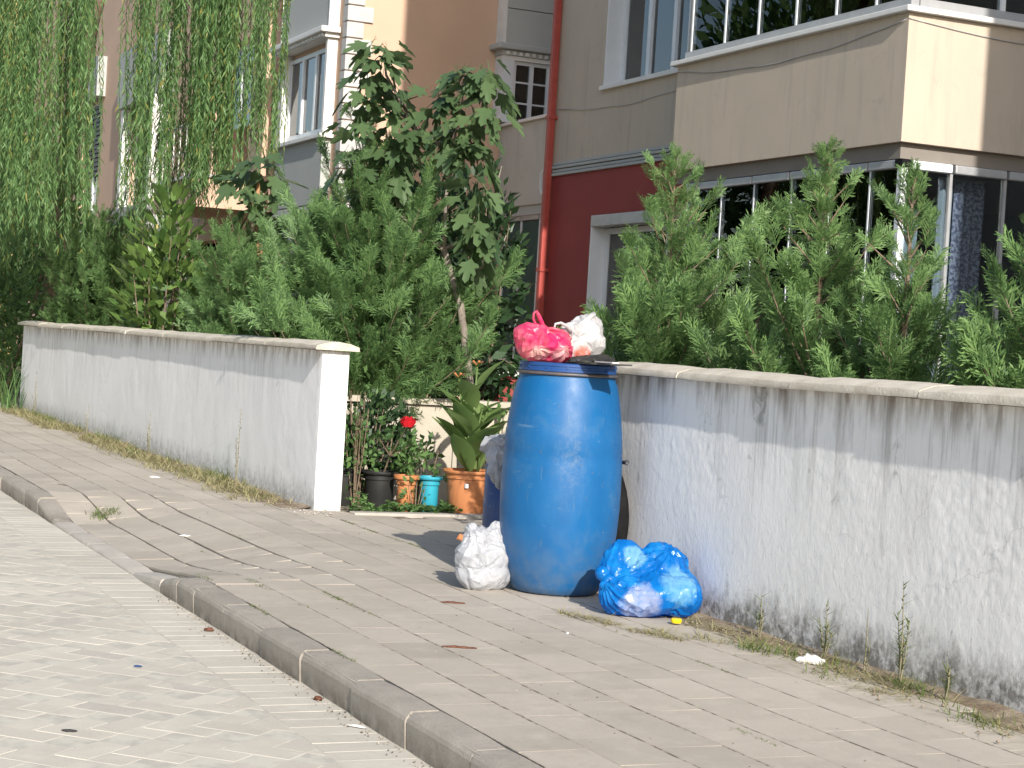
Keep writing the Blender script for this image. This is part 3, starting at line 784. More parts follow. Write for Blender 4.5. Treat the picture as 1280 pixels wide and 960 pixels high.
# front bay
YF = 7.80
def bay(z0):
    MB().box(-26.95, -26.72, YF, YP - .002, z0 - .05, z0 + 1.28).build('bay_jamb', M['white'], PB, bevel=.006)
    MB().box(-24.72, -24.63, YF, YP - .002, z0 - .05, z0 + 1.28).build('bay_jamb', M['white'], PB, bevel=.006)
    MB().box(-27.0, -24.57, YF - .06, YP - .004, z0 - .11, z0 - .052).build('bay_sill', M['white'], PB, bevel=.006)
    MB().box(-27.0, -24.57, YF - .06, YP - .004, z0 + 1.282, z0 + 1.34).build('bay_cornice', M['white'], PB)
    for q in range(22): MB().box(-26.96 + q * .109, -26.90 + q * .109, YF - .10, YF - .062, z0 + 1.29, z0 + 1.335).build('dentil', M['white'], PB)
    MB().box(-27.08, -24.50, YF - .14, YP - .004, z0 + 1.342, z0 + 1.42).build('bay_cornice', M['white'], PB, bevel=.012)
    window(PB, 'y', -26.715, -24.725, z0, z0 + 1.2, YP - .05, .06, 3, M['pvc'], M['glass_win'], .06)
bay(3.9); bay(6.9)
for (a, b) in ((-.05, .9), (.91, 1.95), (1.96, 2.86), (2.87, 3.785), (5.325, 5.98), (5.99, 6.785)):
    MB().box(-26.92, -24.65, YF + .01, YP - .002, a, b).build('bay_panel', M['grey'], PB, bevel=.012)
for x in (-26.95, -24.645):
    MB().box(x, x + .03, YF - .005, YP - .003, 5.33, 6.78).build('bay_edge', M['white'], PB)
MB().box(-28.1, -27.75, YP - .12, YP - .002, -.05, 9).build('pilaster', M['pink'], PB, bevel=.01)
MB().box(-27.40, -27.34, YP - .09, YP - .002, 1.0, 9).build('downpipe', M['pink'], PB, bevel=.01)
# small balcony left of the pilaster
MB().box(-31.6, -28.6, YP - .9, YP - .003, 2.95, 3.42).build('balcony_front', M['pink'], PB)
MB().box(-31.65, -28.55, YP - .95, YP - .003, 3.422, 3.47).build('balcony_ledge', M['white'], PB)
MB().box(-31.3, -29.0, YP + .1, YP + .12, 3.45, 4.4).build('brick_panel', M['brick'], PB)
rl = MB(); rl.tube([(-31.6, YP - .9, 4.3), (-28.6, YP - .9, 4.3)], .025, 6); rl.tube([(-31.6, YP - .9, 3.85), (-28.6, YP - .9, 3.85)], .014, 6)
for q in range(8): rl.tube([(-31.6 + q * .428, YP - .9, 3.46), (-31.6 + q * .428, YP - .9, 4.3)], .012, 6)
rl.build('balcony_railing', M['white'], PB)
# far windows, half hidden by the willow
window(PB, 'y', -31.29, -29.01, 3.48, 5.79, YP + .14, .06, 2, M['pvc'], M['glass_win'], .08)
f = window(PB, 'y', -43.4, -41.4, 3.3, 6.0, YP + .1, .06, 2, M['pvc'], M['glass_win'], .07, rows=4)
for q in range(16): MB().box(-43.3, -41.5, YP + .06, YP + .085, 4.35 + q * .1, 4.35 + q * .1 + .07).build('shutter_slat', M['blackpot'], PB)
MB().box(-43.8, -41.0, YP - .2, YP - .003, 6.02, 6.9).build('facade_panel', M['grey'], PB)
MB().box(-43.7, -41.2, YP - .12, YP - .003, 1.8, 3.25).build('facade_panel', M['grey'], PB)
window(PB, 'y', -37.9, -35.2, 3.4, 5.4, YP + .08, .06, 2, M['pvc'], M['glass_win'], .09)
MB().box(-38.4, -34.6, YP - .35, YP - .003, 2.6, 3.35).build('facade_panel', M['grey'], PB)
MB().box(-38.4, -34.4, YP - .25, YP - .003, 5.45, 6.6).build('facade_panel', M['grey'], PB)
MB().box(-38.2, -37.95, YP - .2, YP - .003, 3.38, 5.42).build('pilaster', M['white'], PB)
MB().box(-35.15, -34.8, YP - .3, YP - .003, 3.38, 5.42).build('pilaster', M['white'], PB)
for q, x in enumerate((-33.9, -33.55, -33.2, -32.85)):
    MB().box(x, x + .17, YP - .35, YP - .2, -.05, 2.9).build('yellow_post', M['yellow'] if q % 2 == 0 else M['white'], PB)
# side bay with dentils, facing +x
XS = -23.93
MB().box(XP + .002, XS, 10.16, 10.34, 4.20, 5.08).build('bay_jamb', M['pvc'], PB)
MB().box(XP + .002, XS, 10.93, 11.6, 4.20, 5.08).build('bay_jamb', M['pvc'], PB)
MB().box(XP + .002, XS, 10.16, 11.6, 5.082, 5.14).build('bay_lintel', M['white'], PB)
for q in range(11): MB().box(XS + .002, XS + .05, 10.19 + q * .1, 10.245 + q * .1, 5.145, 5.20).build('dentil', M['white'], PB, bevel=.012)
MB().box(XP + .002, XS + .012, 10.14, 11.6, 5.142, 5.215).build('bay_frieze', M['grey'], PB)
MB().box(XP + .002, XS + .10, 10.05, 11.6, 5.217, 5.30).build('bay_cornice', M['grey'], PB, bevel=.02)
for (a, b) in ((5.302, 5.80), (5.812, 6.5), (6.512, 8.0)):
    MB().box(XP + .002, XS - .01, 10.19, 11.6, a, b).build('bay_panel', M['grey'], PB)
MB().box(XP + .002, XS, 10.15, 10.188, 5.302, 8.0).build('bay_edge', M['white'], PB)
window(PB, 'x', 10.345, 10.925, 4.20, 5.08, XS - .05, .06, 2, M['pvc'], M['glass_win'], .05, rows=3)
MB().box(XP + .002, XS - .2, 10.345, 10.925, 4.20, 5.08).build('blind', M['grey'], PB)
# rear balcony with solid parapet and folding glass beneath
YR = 10.28
box('balcony_parapet', M['grey_beige'], PB, XP + .05, -21.4, YR, YR + .16, 2.99, 4.14, bevel=.01)
MB().box(XP + .03, -21.35, YR - .05, YR + .2, 4.143, 4.185).build('balcony_ledge', M['white'], PB, bevel=.006)
MB().box(XP + .06, -21.4, YR + .03, YR + 1.5, 2.86, 2.988).build('balcony_soffit', M['grey'], PB)
px_ = [-23.92, -23.36, -22.74, -22.1, -21.5]
for k in range(4):
    MB().box(px_[k] - .018, px_[k] + .018, YR + .06, YR + .1, .88, 2.80).build('glazing_post', M['pvc'], PB)
    MB().box(px_[k] + .02, px_[k + 1] - .02, YR + .076, YR + .084, .88, 2.79).build('glazing_pane', M['glass_green'], PB)
    MB().box(px_[k] + .012, px_[k + 1] - .012, YR + .045, YR + .115, 2.792, 2.858).build('glazing_header', M['alu'], PB)
MB().box(XP + .02, -21.4, YR - .04, YR + .16, .82, .878).build('glazing_sill', M['white'], PB)
MB().box(XP + .05, -21.4, YR, YR + .14, -.05, .818).build('plinth', M['red'], PB)
MB().box(XP + .05, -21.4, YR + 1.4, YR + 1.5, -.05, 2.85).build('interior_wall', M['dark'], PB)
hk = thing('drain_spout', 'white hooked drain spout on the rear balcony parapet', 'pipe', (-22.45, YR - .03, 3.2))
MB().tube([(-22.42, YR - .0, 3.42), (-22.46, YR - .05, 3.42), (-22.5, YR - .06, 3.38), (-22.5, YR - .06, 3.18), (-22.46, YR - .06, 3.11), (-22.38, YR - .06, 3.09), (-22.32, YR - .06, 3.14), (-22.32, YR - .06, 3.24)], .026, 8).build('spout', M['white'], hk, smooth=True)

# ---- yellow house further along the street
YH = thing('house', 'yellow and white house glimpsed through the willow, past the pink block', 'building', (-62, 10, 0))
holed_wall('wall', M['yellow'], YH, 'y', -74, -53.5, -.05, 15, 6.9, 7.2, [(-59, -57, 3.4, 5.0), (-66, -64, 3.4, 5.0), (-59, -57, 6.2, 7.6)])
box('side_wall', M['yellow'], YH, -53.498, -53.2, 6.9, 16, -.05, 15)
box('roof', M['brick'], YH, -74.4, -52.8, 6.4, 16, 15.0, 15.3)
for (x, z) in ((-59, 3.4), (-66, 3.4), (-59, 6.2)):
    window(YH, 'y', x, x + 2, z, z + 1.4, 6.98, .06, 2, M['pvc'], M['glass_win'], .08)
MB().box(-74, -53.5, 6.75, 6.898, 2.7, 3.0).build('string_course', M['white'], YH)

# red plinth with white cap, behind the path
rp = thing('stair_wall', 'low red stair wall with white cap beside the path', 'wall', (-13.2, 6.2, 0))
MB().box(-13.5, -13.15, 5.72, 7.6, -.05, .80).build('wall_body', M['red'], rp)
MB().box(-13.56, -13.09, 5.68, 7.65, .803, .85).build('cap', M['white'], rp, bevel=.006)
MB().box(-13.1, -12.8, 5.80, 7.6, -.05, .55).build('step', M['white'], rp)
# low concrete wall behind the pots
lw = thing('low_wall', 'low pale concrete wall behind the flower pots', 'wall', (-11.4, 4.5, 0))
yv = 3.56
for k in range(6):
    MB().box(-11.42, -11.3, yv, yv + .345, -.05, .60 + .006 * (k % 3)).build('concrete_panel', M['lowwall'], lw, bevel=.006); yv += .35
MB().box(-11.46, -11.27, 3.56, 5.66, .615, .655).build('top_rail', M['lowwall'], lw, bevel=.005)

# ------------------------------------------------------------------ vegetation builders
def spray_template(seed, n=9):
    r_ = np.random.RandomState(seed); V = []; F = []
    def twig(b, d, L, w, up_):
        b = np.array(b, float); d = np.array(d, float); d /= np.linalg.norm(d); s_ = np.array([-d[1], d[0], 0]); k = len(V)
        V.extend([b, b + d * L * .45 + s_ * w + [0, 0, up_ * .4], b + d * L + [0, 0, up_], b + d * L * .45 - s_ * w + [0, 0, up_ * .4]])
        F.append([k, k + 3, k + 2, k + 1])
    L = 1.0
    twig((0, 0, 0), (0, 1, 0), L, .022, .05)
    for i in range(n):
        t = .12 + .8 * i / n; ln = .50 * (1 - t * .62) * r_.uniform(.75, 1.2)
        for sg in (-1, 1):
            a = R(r_.uniform(30, 46)); zz = .06 * t
            b = (0, t, zz); d = (sg * math.sin(a), math.cos(a), 0); twig(b, d, ln, .026, r_.uniform(-.08, .12))
            for q in (.45, .72):
                a2 = a + sg * 0 + R(r_.uniform(25, 40)) * (1 if r_.rand() < .5 else -1)
                bb = (b[0] + d[0] * ln * q, b[1] + d[1] * ln * q, zz); twig(bb, (sg * math.sin(a2), math.cos(a2), 0), ln * .5, .019, r_.uniform(-.06, .10))
    return np.array(V), np.array(F)
SPRAYS = [spray_template(s) for s in range(4)]

def conifer(label, x, y, h, rad, seed, nb=120, z0=.15, mat_='conifer', clip=None, open_=0.0, power=.75, topthin=.35, lean=(0, 0), spr=.19):
    root = thing('cypress_tree', label, 'tree', (x, y, -.05), 'young cypress trees along the walls')
    r_ = np.random.RandomState(seed); Lv = Leaves(); br = MB()
    ax = lambda t: np.array([x + lean[0] * t * t, y + lean[1] * t * t, -.05 + (h + .05) * t])
    MB().tube([ax(t) for t in np.linspace(0, .98, 9)], [.024 * (1 - .9 * t) + .002 for t in np.linspace(0, .98, 9)], 7).build('trunk', M['bark'], root, smooth=True)
    for i in range(nb):
        t = (z0 / h) + (1 - z0 / h) * ((i + r_.rand()) / nb) ** 1.2
        if t > .985: continue
        ang = i * 2.399 + r_.uniform(-.5, .5)
        prof = (1 - t) ** power if t > .25 else (1 - .25) ** power * (.85 + .15 * t / .25)
        L = rad * prof * r_.uniform(.55, 1.30) * (1 + .32 * math.sin(ang * 2 + seed + 5 * t) ) + .012
        if r_.rand() < open_: L *= .55
        el = R(r_.uniform(14, 42) + 22 * t)
        p = ax(t); d = np.array([math.cos(ang) * math.cos(el), math.sin(ang) * math.cos(el), math.sin(el)])
        n = max(3, int(L / .042)); pts = [p.copy()]; q = p.copy(); step = L / n / max(.4, math.cos(el))
        for k in range(n):
            d = d + np.array([0, 0, .035]) + r_.normal(0, .05, 3); d /= np.linalg.norm(d); q = q + d * step; pts.append(q.copy())
            fr = (k + 1) / n
            if fr < .2 and t < .8: continue
            for m_ in range((2 if fr < .95 else 3) if t < .72 else (1 if fr < .9 else 2)):
                sd = r_.normal(0, .42, 3); dd = d + sd * (1.0 if fr < .9 else .4) + np.array([0, 0, .10])
                ln = spr * r_.uniform(.55, 1.3) * (1 - .62 * t * t)
                m3 = basis(dd, r_.uniform(-1.3, 1.3)) * ln
                tv, tf = SPRAYS[r_.randint(4)]; Lv.add(tv, tf, m3, q - d * step * r_.rand())
        br.tube(pts, [.007 * (1 - .85 * k / n) * (1 - .5 * t) + .0012 for k in range(n + 1)], 4, caps=False)
    for k in range(12):   # leader
        t = .84 + .15 * k / 12; a = r_.uniform(0, 6.28)
        dd = np.array([math.cos(a) * .55, math.sin(a) * .55, 1]); tv, tf = SPRAYS[k % 4]; Lv.add(tv, tf, basis(dd, r_.uniform(-1, 1)) * .06, ax(t))
    br.build('branches', M['bark'], root, smooth=True)
    Lv.build('crown', M[mat_], root, clip)
    return root

clipL = lambda V: (V[:, 1] < 3.53) & (V[:, 2] < 1.03) & (V[:, 0] < -10.2)
clipR = lambda V: (V[:, 1] < 3.95) & (V[:, 2] < 1.02) & (V[:, 0] > -8.7)
conifer('young cypress in front of the red wall and its window', -8.2, 4.46, 2.06, .70, 1, 105, .2, clip=clipR, power=.95, open_=.25)
conifer('tallest young cypress behind the stained white wall, before dark glazing', -6.76, 4.42, 1.98, .56, 2, 105, .15, clip=clipR, power=1.1, open_=.2)
conifer('thin open cypress in front of the pale blue curtain', -6.10, 4.40, 1.80, .33, 3, 70, .2, clip=clipR, power=.8, open_=.3)
conifer('cypress before the dark side glazing at the far end of the white wall', -5.22, 4.5, 1.72, .46, 4, 110, .15, clip=clipR, power=.75)
conifer('short cypress filling the gap between the tallest and thin cypresses', -6.42, 4.5, 1.30, .30, 9, 65, .2, clip=clipR)
conifer('short cypress between the red-wall cypress and the tallest one', -7.38, 4.5, 1.32, .38, 10, 80, .2, clip=clipR)
conifer('large dense bushy cypress behind the end of the plastered wall', -11.62, 4.06, 2.2, .80, 5, 260, .42, 'conifer_d', clipL, power=.62, spr=.19)
conifer('small dense cypress between the laurel and the large bushy one', -14.2, 4.0, 1.78, .68, 6, 190, .4, 'conifer_d', clipL, power=.6)
conifer('broad cypress left of the laurel behind the plastered wall', -20.6, 4.05, 2.2, .85, 7, 210, .4, 'conifer_d', clipL, power=.6, spr=.2)

conifer('bushy cypress half hidden behind the laurel leaves', -17.2, 4.6, 1.75, .6, 12, 130, .4, 'conifer_d', clipL, power=.6, spr=.2)

def strips(name, material, parent, blades, seg=2):
    """blades: list of (base, direction, length, width, curve)"""
    V = []; F = []; n = 0
    for (b, d, L, w, cv) in blades:
        b = np.array(b, float); d = np.array(d, float); d /= np.linalg.norm(d)
        s_ = np.cross(d, [0, 0, 1]); s_ = s_ / (np.linalg.norm(s_) + 1e-9)
        hz = np.array([d[0], d[1], 0]); hz = hz / (np.linalg.norm(hz) + 1e-9)
        for k in range(seg + 1):
            t = k / seg; p = b + d * L * t + hz * cv * L * t * t - np.array([0, 0, cv * L * t * t * .5]); ww = w * (1 - t * .92)
            V.extend([p - s_ * ww, p + s_ * ww])
        for k in range(seg): F.append([n + 2 * k, n + 2 * k + 1, n + 2 * k + 3, n + 2 * k + 2])
        n += 2 * (seg + 1)
    o_ = np.array(wo(parent)); return link(name, npmesh(name, np.array(V) - o_, np.array(F)), material, parent)

# willow
wil = thing('willow_tree', 'weeping willow with long hanging strands before the pink building', 'tree', (-23.2, 4.0, -.05))
MB().tube([(-23.2, 4.0, -.06), (-23.15, 4.0, 1.5), (-22.9, 4.0, 3.0), (-22.3, 4.1, 4.6), (-21.4, 4.2, 5.6)], [.16, .14, .12, .10, .07], 10).build('trunk', M['bark'], wil, smooth=True)
rw = np.random.RandomState(11); Lv = Leaves(); st_ = MB()
LEAF = (np.array([[0, 0, 0], [.075, .4, .03], [0, 1, 0], [-.075, .4, .03]]), np.array([[0, 1, 2, 3]]))
limb = MB()
for i in range(9):
    a = i * .7; e_ = np.array([-19.1 + 1.5 * math.cos(a), 4.1 + 1.3 * math.sin(a), 5.6 + .5 * rw.rand()])
    limb.tube([(-21.4, 4.2, 5.6), tuple((np.array([-21.4, 4.2, 5.6]) + e_) / 2 + [0, 0, .4]), tuple(e_)], [.05, .035, .015], 6)
limb.build('limbs', M['bark'], wil, smooth=True)
clusters = [(rw.uniform(-20.9, -17.5), rw.uniform(2.75, 5.35)) for _ in range(70)]
clusters += [(-21.3, 2.95), (-20.6, 2.85), (-21.6, 3.1), (-22.2, 3.0), (-21.9, 2.8), (-22.6, 3.15), (-22.0, 3.3), (-20.9, 3.05)]
for (cx, cy) in clusters:
    lat = .405 * cx + .914 * cy; dep = -.914 * cx + .405 * cy; px_c = 640 + 2300 * lat / dep
    if px_c > 335: continue
    if 96 < px_c < 150 or 160 < px_c < 178 or 202 < px_c < 220: continue      # the tree's own gaps between hanging columns
    low = 1.75 + .5 * rw.rand() + (.75 if px_c > 285 else 0) - (.25 if px_c < 70 else 0)
    if 215 < px_c < 285: low = 2.15 + .3 * rw.rand()
    for s_i in range(rw.randint(7, 12)):
        sx, sy = cx + rw.normal(0, .075), cy + rw.normal(0, .055); top = 5.8; bot = low + abs(rw.normal(0, .3))
        z = top; ph = rw.uniform(0, 6); pts = []; sw = rw.normal(0, .014, 2)
        while z > bot:
            t = (top - z)
            pts.append((sx + sw[0] * t + .07 * math.sin(t * 1.3 + ph), sy + sw[1] * t + .07 * math.cos(t * 1.1 + ph), z)); z -= .3
        if len(pts) < 2: continue
        st_.tube(pts, .0028, 3, caps=False)
        z = top
        while z > bot:
            t = top - z; p = np.array([sx + sw[0] * t + .07 * math.sin(t * 1.3 + ph), sy + sw[1] * t + .07 * math.cos(t * 1.1 + ph), z])
            a = rw.uniform(0, 6.28); sp_ = rw.uniform(.15, .75)
            dd = np.array([math.cos(a) * sp_, math.sin(a) * sp_, -1.0])
            Lv.add(LEAF[0], LEAF[1], basis(dd, rw.uniform(0, 3)) * rw.uniform(.05, .115), p); z -= rw.uniform(.016, .034)
st_.build('strands', M['willow'], wil)
Lv.build('crown', M['willow'], wil)

# fig leaf: five lobes, folded along the midrib
def fig_leaf_mesh():
    pol = [(0, 0), (12, .34), (26, .60), (38, .34), (58, .72), (70, .95), (80, .62), (90, 1.12)]
    right = [(math.cos(R(90 - 0)) * 0, 0)]
    out = [(0, 0)]
    for (a, r_) in [(-35, .30), (-8, .52), (14, .66), (30, .44), (46, .78), (58, .86), (68, .56), (78, .98), (90, 1.14)]:
        out.append((r_ * math.cos(R(a)), .32 + r_ * .72 * math.sin(R(a))))
    V = [(0, 0, 0)]; mid = []
    n = len(out)
    for sgn in (1, -1):
        for (x_, y_) in out[1:-1]: V.append((sgn * x_ * .62, y_, .10 * abs(x_) - .22 * (x_ * .62) ** 2 - .10 * (y_ - .4) ** 2))
    V.append((0, out[-1][1], -.08)); V.append((0, .45, -.02))
    tip = len(V) - 2; cen = len(V) - 1; m_ = n - 2; F = []
    rgt = [0] + list(range(1, 1 + m_)) + [tip]; lft = [0] + list(range(1 + m_, 1 + 2 * m_)) + [tip]
    for k in range(len(rgt) - 1): F.append((cen, rgt[k], rgt[k + 1]))
    for k in range(len(lft) - 1): F.append((cen, lft[k + 1], lft[k]))
    # petiole
    k = len(V); V += [(-.018, 0, 0), (.018, 0, 0), (.012, -.35, .05), (-.012, -.35, .05)]; F.append((k, k + 3, k + 2, k + 1))
    me = bpy.data.meshes.new('leaf'); me.from_pydata(V, [], F); me.update(); me.polygons.foreach_set('use_smooth', [True] * len(me.polygons))
    me.materials.append(M['fig']); return me
FIG = fig_leaf_mesh()
def place_leaf(me, parent, p, d, up_roll, s):
    o = link('leaf', me, None, parent, tuple(Vector(p) - wo(parent)))
    b = basis(d, up_roll); o.rotation_euler = Matrix([list(r_) for r_ in b]).to_euler(); o.scale = (s, s, s); return o
def rosette(parent, c, n, seed, size, spread=.22, sunward=.5):
    r_ = random.Random(seed); c = Vector(c)
    for k in range(n):
        a = k * 2.4 + r_.uniform(-.4, .4); el = r_.uniform(-.75, .45)
        d = Vector((math.cos(a) * math.cos(el), math.sin(a) * math.cos(el), math.sin(el)))
        p = c + d * spread * r_.uniform(.15, .6) + Vector((0, 0, r_.uniform(-.10, .06)))
        dd = d + Vector((.35, -.2, -r_.uniform(.3, 1.5)))
        place_leaf(FIG, parent, p, dd, r_.uniform(-.7, .7), size * r_.uniform(.7, 1.2))
fig = thing('fig_tree', 'tall fig tree with pale forked trunk beside the dark glazing', 'tree', (-11.05, 4.64, -.05))
MB().tube([(-11.05, 4.66, -.06), (-11.08, 4.61, .77), (-11.13, 4.53, 1.29), (-11.185, 4.414, 1.635)], [.03, .028, .025, .021], 9).build('trunk', M['bark_pale'], fig, smooth=True)
fb = MB()
br_ = [((-11.185, 4.414, 1.635), (-11.2, 4.41, 1.95), (-11.19, 4.43, 2.27), (-11.15, 4.47, 2.65)),
       ((-11.185, 4.414, 1.635), (-11.26, 4.30, 1.72), (-11.36, 4.15, 1.85), (-11.42, 4.05, 2.4)),
       ((-11.185, 4.414, 1.635), (-11.12, 4.54, 1.72), (-11.05, 4.66, 1.86), (-11.03, 4.72, 2.2)),
       ((-11.19, 4.43, 2.27), (-11.3, 4.22, 2.4), (-11.4, 4.02, 2.75), (-11.4, 4.0, 2.85)),
       ((-11.16, 4.50, 1.45), (-11.08, 4.62, 1.52), (-11.0, 4.72, 1.6), (-10.98, 4.76, 1.75))]
for k, b_ in enumerate(br_): fb.tube(b_, [.017, .012, .009, .004], 7)
fb.build('branches', M['bark_pale'], fig, smooth=True)
cl = [((-11.40, 3.99, 2.84), 14), ((-11.45, 3.90, 2.62), 10), ((-11.40, 4.06, 2.55), 12), ((-11.36, 4.12, 2.36), 12), ((-11.45, 3.86, 2.42), 7),
      ((-11.17, 4.46, 2.68), 12), ((-11.24, 4.33, 2.55), 10), ((-11.16, 4.46, 2.44), 10), ((-11.20, 4.34, 2.40), 6),
      ((-11.05, 4.66, 2.72), 12), ((-11.03, 4.71, 2.52), 10), ((-11.04, 4.74, 2.30), 9),
      ((-11.42, 4.10, 2.2), 10), ((-11.5, 3.85, 2.22), 8), ((-11.5, 4.05, 2.05), 10), ((-11.45, 4.2, 1.95), 8),
      ((-11.0, 4.74, 2.05), 8), ((-10.98, 4.77, 1.85), 8), ((-11.0, 4.78, 1.65), 7)]
cl = [((c[0], c[1] - (.11 if c[1] > 4.6 else 0) - (.10 if c[1] > 4.6 and c[2] < 2.35 else 0), c[2] + (.08 if c[2] > 2.5 else 0)), n) for c, n in cl]
for k, (c, n) in enumerate(cl): rosette(fig, c, int(n * 1.5), 40 + k, .175)
fig2 = thing('fig_tree', 'smaller fig tree with orange brown trunk in front of the grey bay', 'tree', (-14.1, 4.05, -.05))
MB().tube([(-14.1, 4.05, -.06), (-14.08, 4.03, 1.0), (-14.09, 4.02, 1.5), (-14.12, 3.98, 1.9), (-14.13, 3.97, 2.2)], [.04, .036, .033, .028, .015], 8).build('trunk', mat('orange_bark', (.42, .24, .12), (.32, .18, .09), 14, .85), fig2, smooth=True)
for k, (c, n) in enumerate([((-14.13, 3.95, 2.36), 12), ((-14.15, 3.85, 2.22), 9), ((-14.07, 4.1, 2.22), 9), ((-14.12, 3.98, 2.05), 9), ((-14.0, 4.2, 2.05), 5), ((-14.1, 4.0, 1.9), 6)]):
    rosette(fig2, c, n, 80 + k, .20)

def leafy(root, c, rx, ry, z0, z1, n, size, mat_, seed, name='foliage', upw=.4, clip=None):
    r = np.random.RandomState(seed); Lv = Leaves(); T = (np.array([[0, 0, 0], [.24, .45, .06], [0, 1, -.04], [-.24, .45, .06]]), np.array([[0, 1, 2, 3]]))
    for k in range(n):
        u = r.normal(0, 1, 3); u /= np.linalg.norm(u); rr = r.rand() ** .45
        p = np.array([c[0] + u[0] * rx * rr, c[1] + u[1] * ry * rr, (z0 + z1) / 2 + u[2] * (z1 - z0) / 2 * rr])
        q = noise.noise(Vector((p[0] * 4.5, p[1] * 4.5, p[2] * 4.5 + seed)))
        if q < -.12: continue
        d = u * .8 + r.normal(0, .6, 3) + np.array([0, 0, upw])
        Lv.add(T[0], T[1], basis(d, r.uniform(-1.5, 1.5)) * size * r.uniform(.6, 1.2), p)
    return Lv.build(name, M[mat_], root, clip)
def shrub(label, c, rx, ry, z1, n, size, seed, mat_='shrub', clip=None, name='shrub'):
    root = thing(name, label, 'shrub', (c[0], c[1], -.05)); sm = MB(); r = random.Random(seed)
    for k in range(7):
        a = r.uniform(0, 6.28); w_ = min(.016, .02 * rx + .0015); sm.tube([(c[0], c[1], -.05), (c[0] + rx * .5 * math.cos(a), c[1] + ry * .5 * math.sin(a), z1 * .5), (c[0] + rx * .7 * math.cos(a), c[1] + ry * .7 * math.sin(a), z1 * .85)], [w_, w_ * .7, w_ * .3], 5)
    sm.build('stems', M['bark'], root); leafy(root, c, rx, ry, .05, z1, n, size, mat_, seed, clip=clip); return root
# cherry laurel
def laurel_leaf():
    V = [(0, 0, 0), (.17, .3, .05), (.19, .6, .04), (0, 1, -.06), (-.19, .6, .04), (-.17, .3, .05), (0, .5, 0)]
    F = [(6, 0, 1), (6, 1, 2), (6, 2, 3), (6, 3, 4), (6, 4, 5), (6, 5, 0)]
    me = bpy.data.meshes.new('leaf'); me.from_pydata(V, [], F); me.polygons.foreach_set('use_smooth', [True] * 6); me.materials.append(M['laurel']); return me
LAUREL = laurel_leaf()
lau = thing('laurel_shrub', 'glossy cherry laurel between two cypresses behind the plastered wall', 'shrub', (-17.4, 3.95, -.05))
r_ = random.Random(5); sm = MB()
for k in range(12):
    a = k * .52; sp = r_.uniform(.15, .4); hh = r_.uniform(1.6, 2.2) - sp * .6
    sm.tube([(-17.4 + .08 * math.cos(a), 3.98 + .08 * math.sin(a), -.04), (-17.4 + sp * .6 * math.cos(a), 4.0 + sp * .6 * math.sin(a), hh * .55), (-17.4 + sp * math.cos(a), 4.0 + sp * math.sin(a), hh)], [.014, .01, .004], 5)
for q in range(290):
    t = q / 290; z = .75 + 1.5 * t; rr = .56 * math.sin(math.pi * min(1, .30 + .62 * t)) ** .7 * r_.uniform(.72, 1.12) * (1 - .15 * t); aa = r_.uniform(0, 6.28); z += r_.uniform(-.15, .15)
    if z > 1.95: rr *= .6
    p = Vector((-17.4 + rr * math.cos(aa), 4.05 + rr * .8 * math.sin(aa), z))
    if p.y < 3.64: p.y = 3.64 + .1 * r_.random()
    place_leaf(LAUREL, lau, p, Vector((math.cos(aa), math.sin(aa), .5 + .9 * t + r_.uniform(-.4, .4))), r_.uniform(-.8, .8), r_.uniform(.13, .20))
leafy(lau, (-17.4, 4.08), .50, .36, .5, 2.1, 1500, .15, 'laurel', 61, name='inner_foliage')
sm.build('stems', M['bark'], lau)

shrub('bushy green shrub past the far end of the plastered wall', (-23.6, 3.5), 1.1, .7, 2.5, 5200, .11, 21)
shrub('light green leafy shrub between wall end and broad cypress', (-22.3, 4.4), .9, .6, 2.0, 3400, .09, 22)
shrub('shrub with shade painted into its dark leaves under the fig beside the green glass', (-12.25, 5.12), .36, .34, 2.35, 2600, .12, 23, 'shade')
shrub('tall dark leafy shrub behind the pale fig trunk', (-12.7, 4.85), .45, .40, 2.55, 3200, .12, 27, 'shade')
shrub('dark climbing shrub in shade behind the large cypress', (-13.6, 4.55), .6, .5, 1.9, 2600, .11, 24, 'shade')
shrub('low green shrub behind the laurel and small cypress', (-16.0, 4.6), .9, .6, 1.45, 2000, .08, 25, clip=clipL)
shrub('tall leafy hedge shrub far behind the willow strands', (-29.0, 4.4), 2.2, 1.0, 4.2, 9000, .15, 26)

# street trees on the other side of the road (they fill the window reflections)
for k, (x, y, h, lab) in enumerate([(-22, -9.5, 13, 'round leafy street tree across the road facing the corner balcony'), (-29, -10.5, 14, 'tall leafy street tree across the road opposite the pink block'),
                                    (-37, -10, 13, 'leafy street tree across the road opposite the willow'), (-46, -11, 14.5, 'farthest leafy street tree on the other side of the road'), (-15, -10.5, 14, 'nearer leafy street tree on the other side of the road')]):
    t_ = thing('street_tree', lab, 'tree', (x, y, -.16))
    MB().tube([(x, y, -.17), (x + .1, y, 1.6), (x, y + .1, 3.2), (x, y, h * .75)], [.2, .16, .13, .04], 8).build('trunk', M['bark'], t_, smooth=True)
    leafy(t_, (x, y), 4.0, 3.2, 1.6, h, 6000, .55, 'shrub', 70 + k, name='crown')

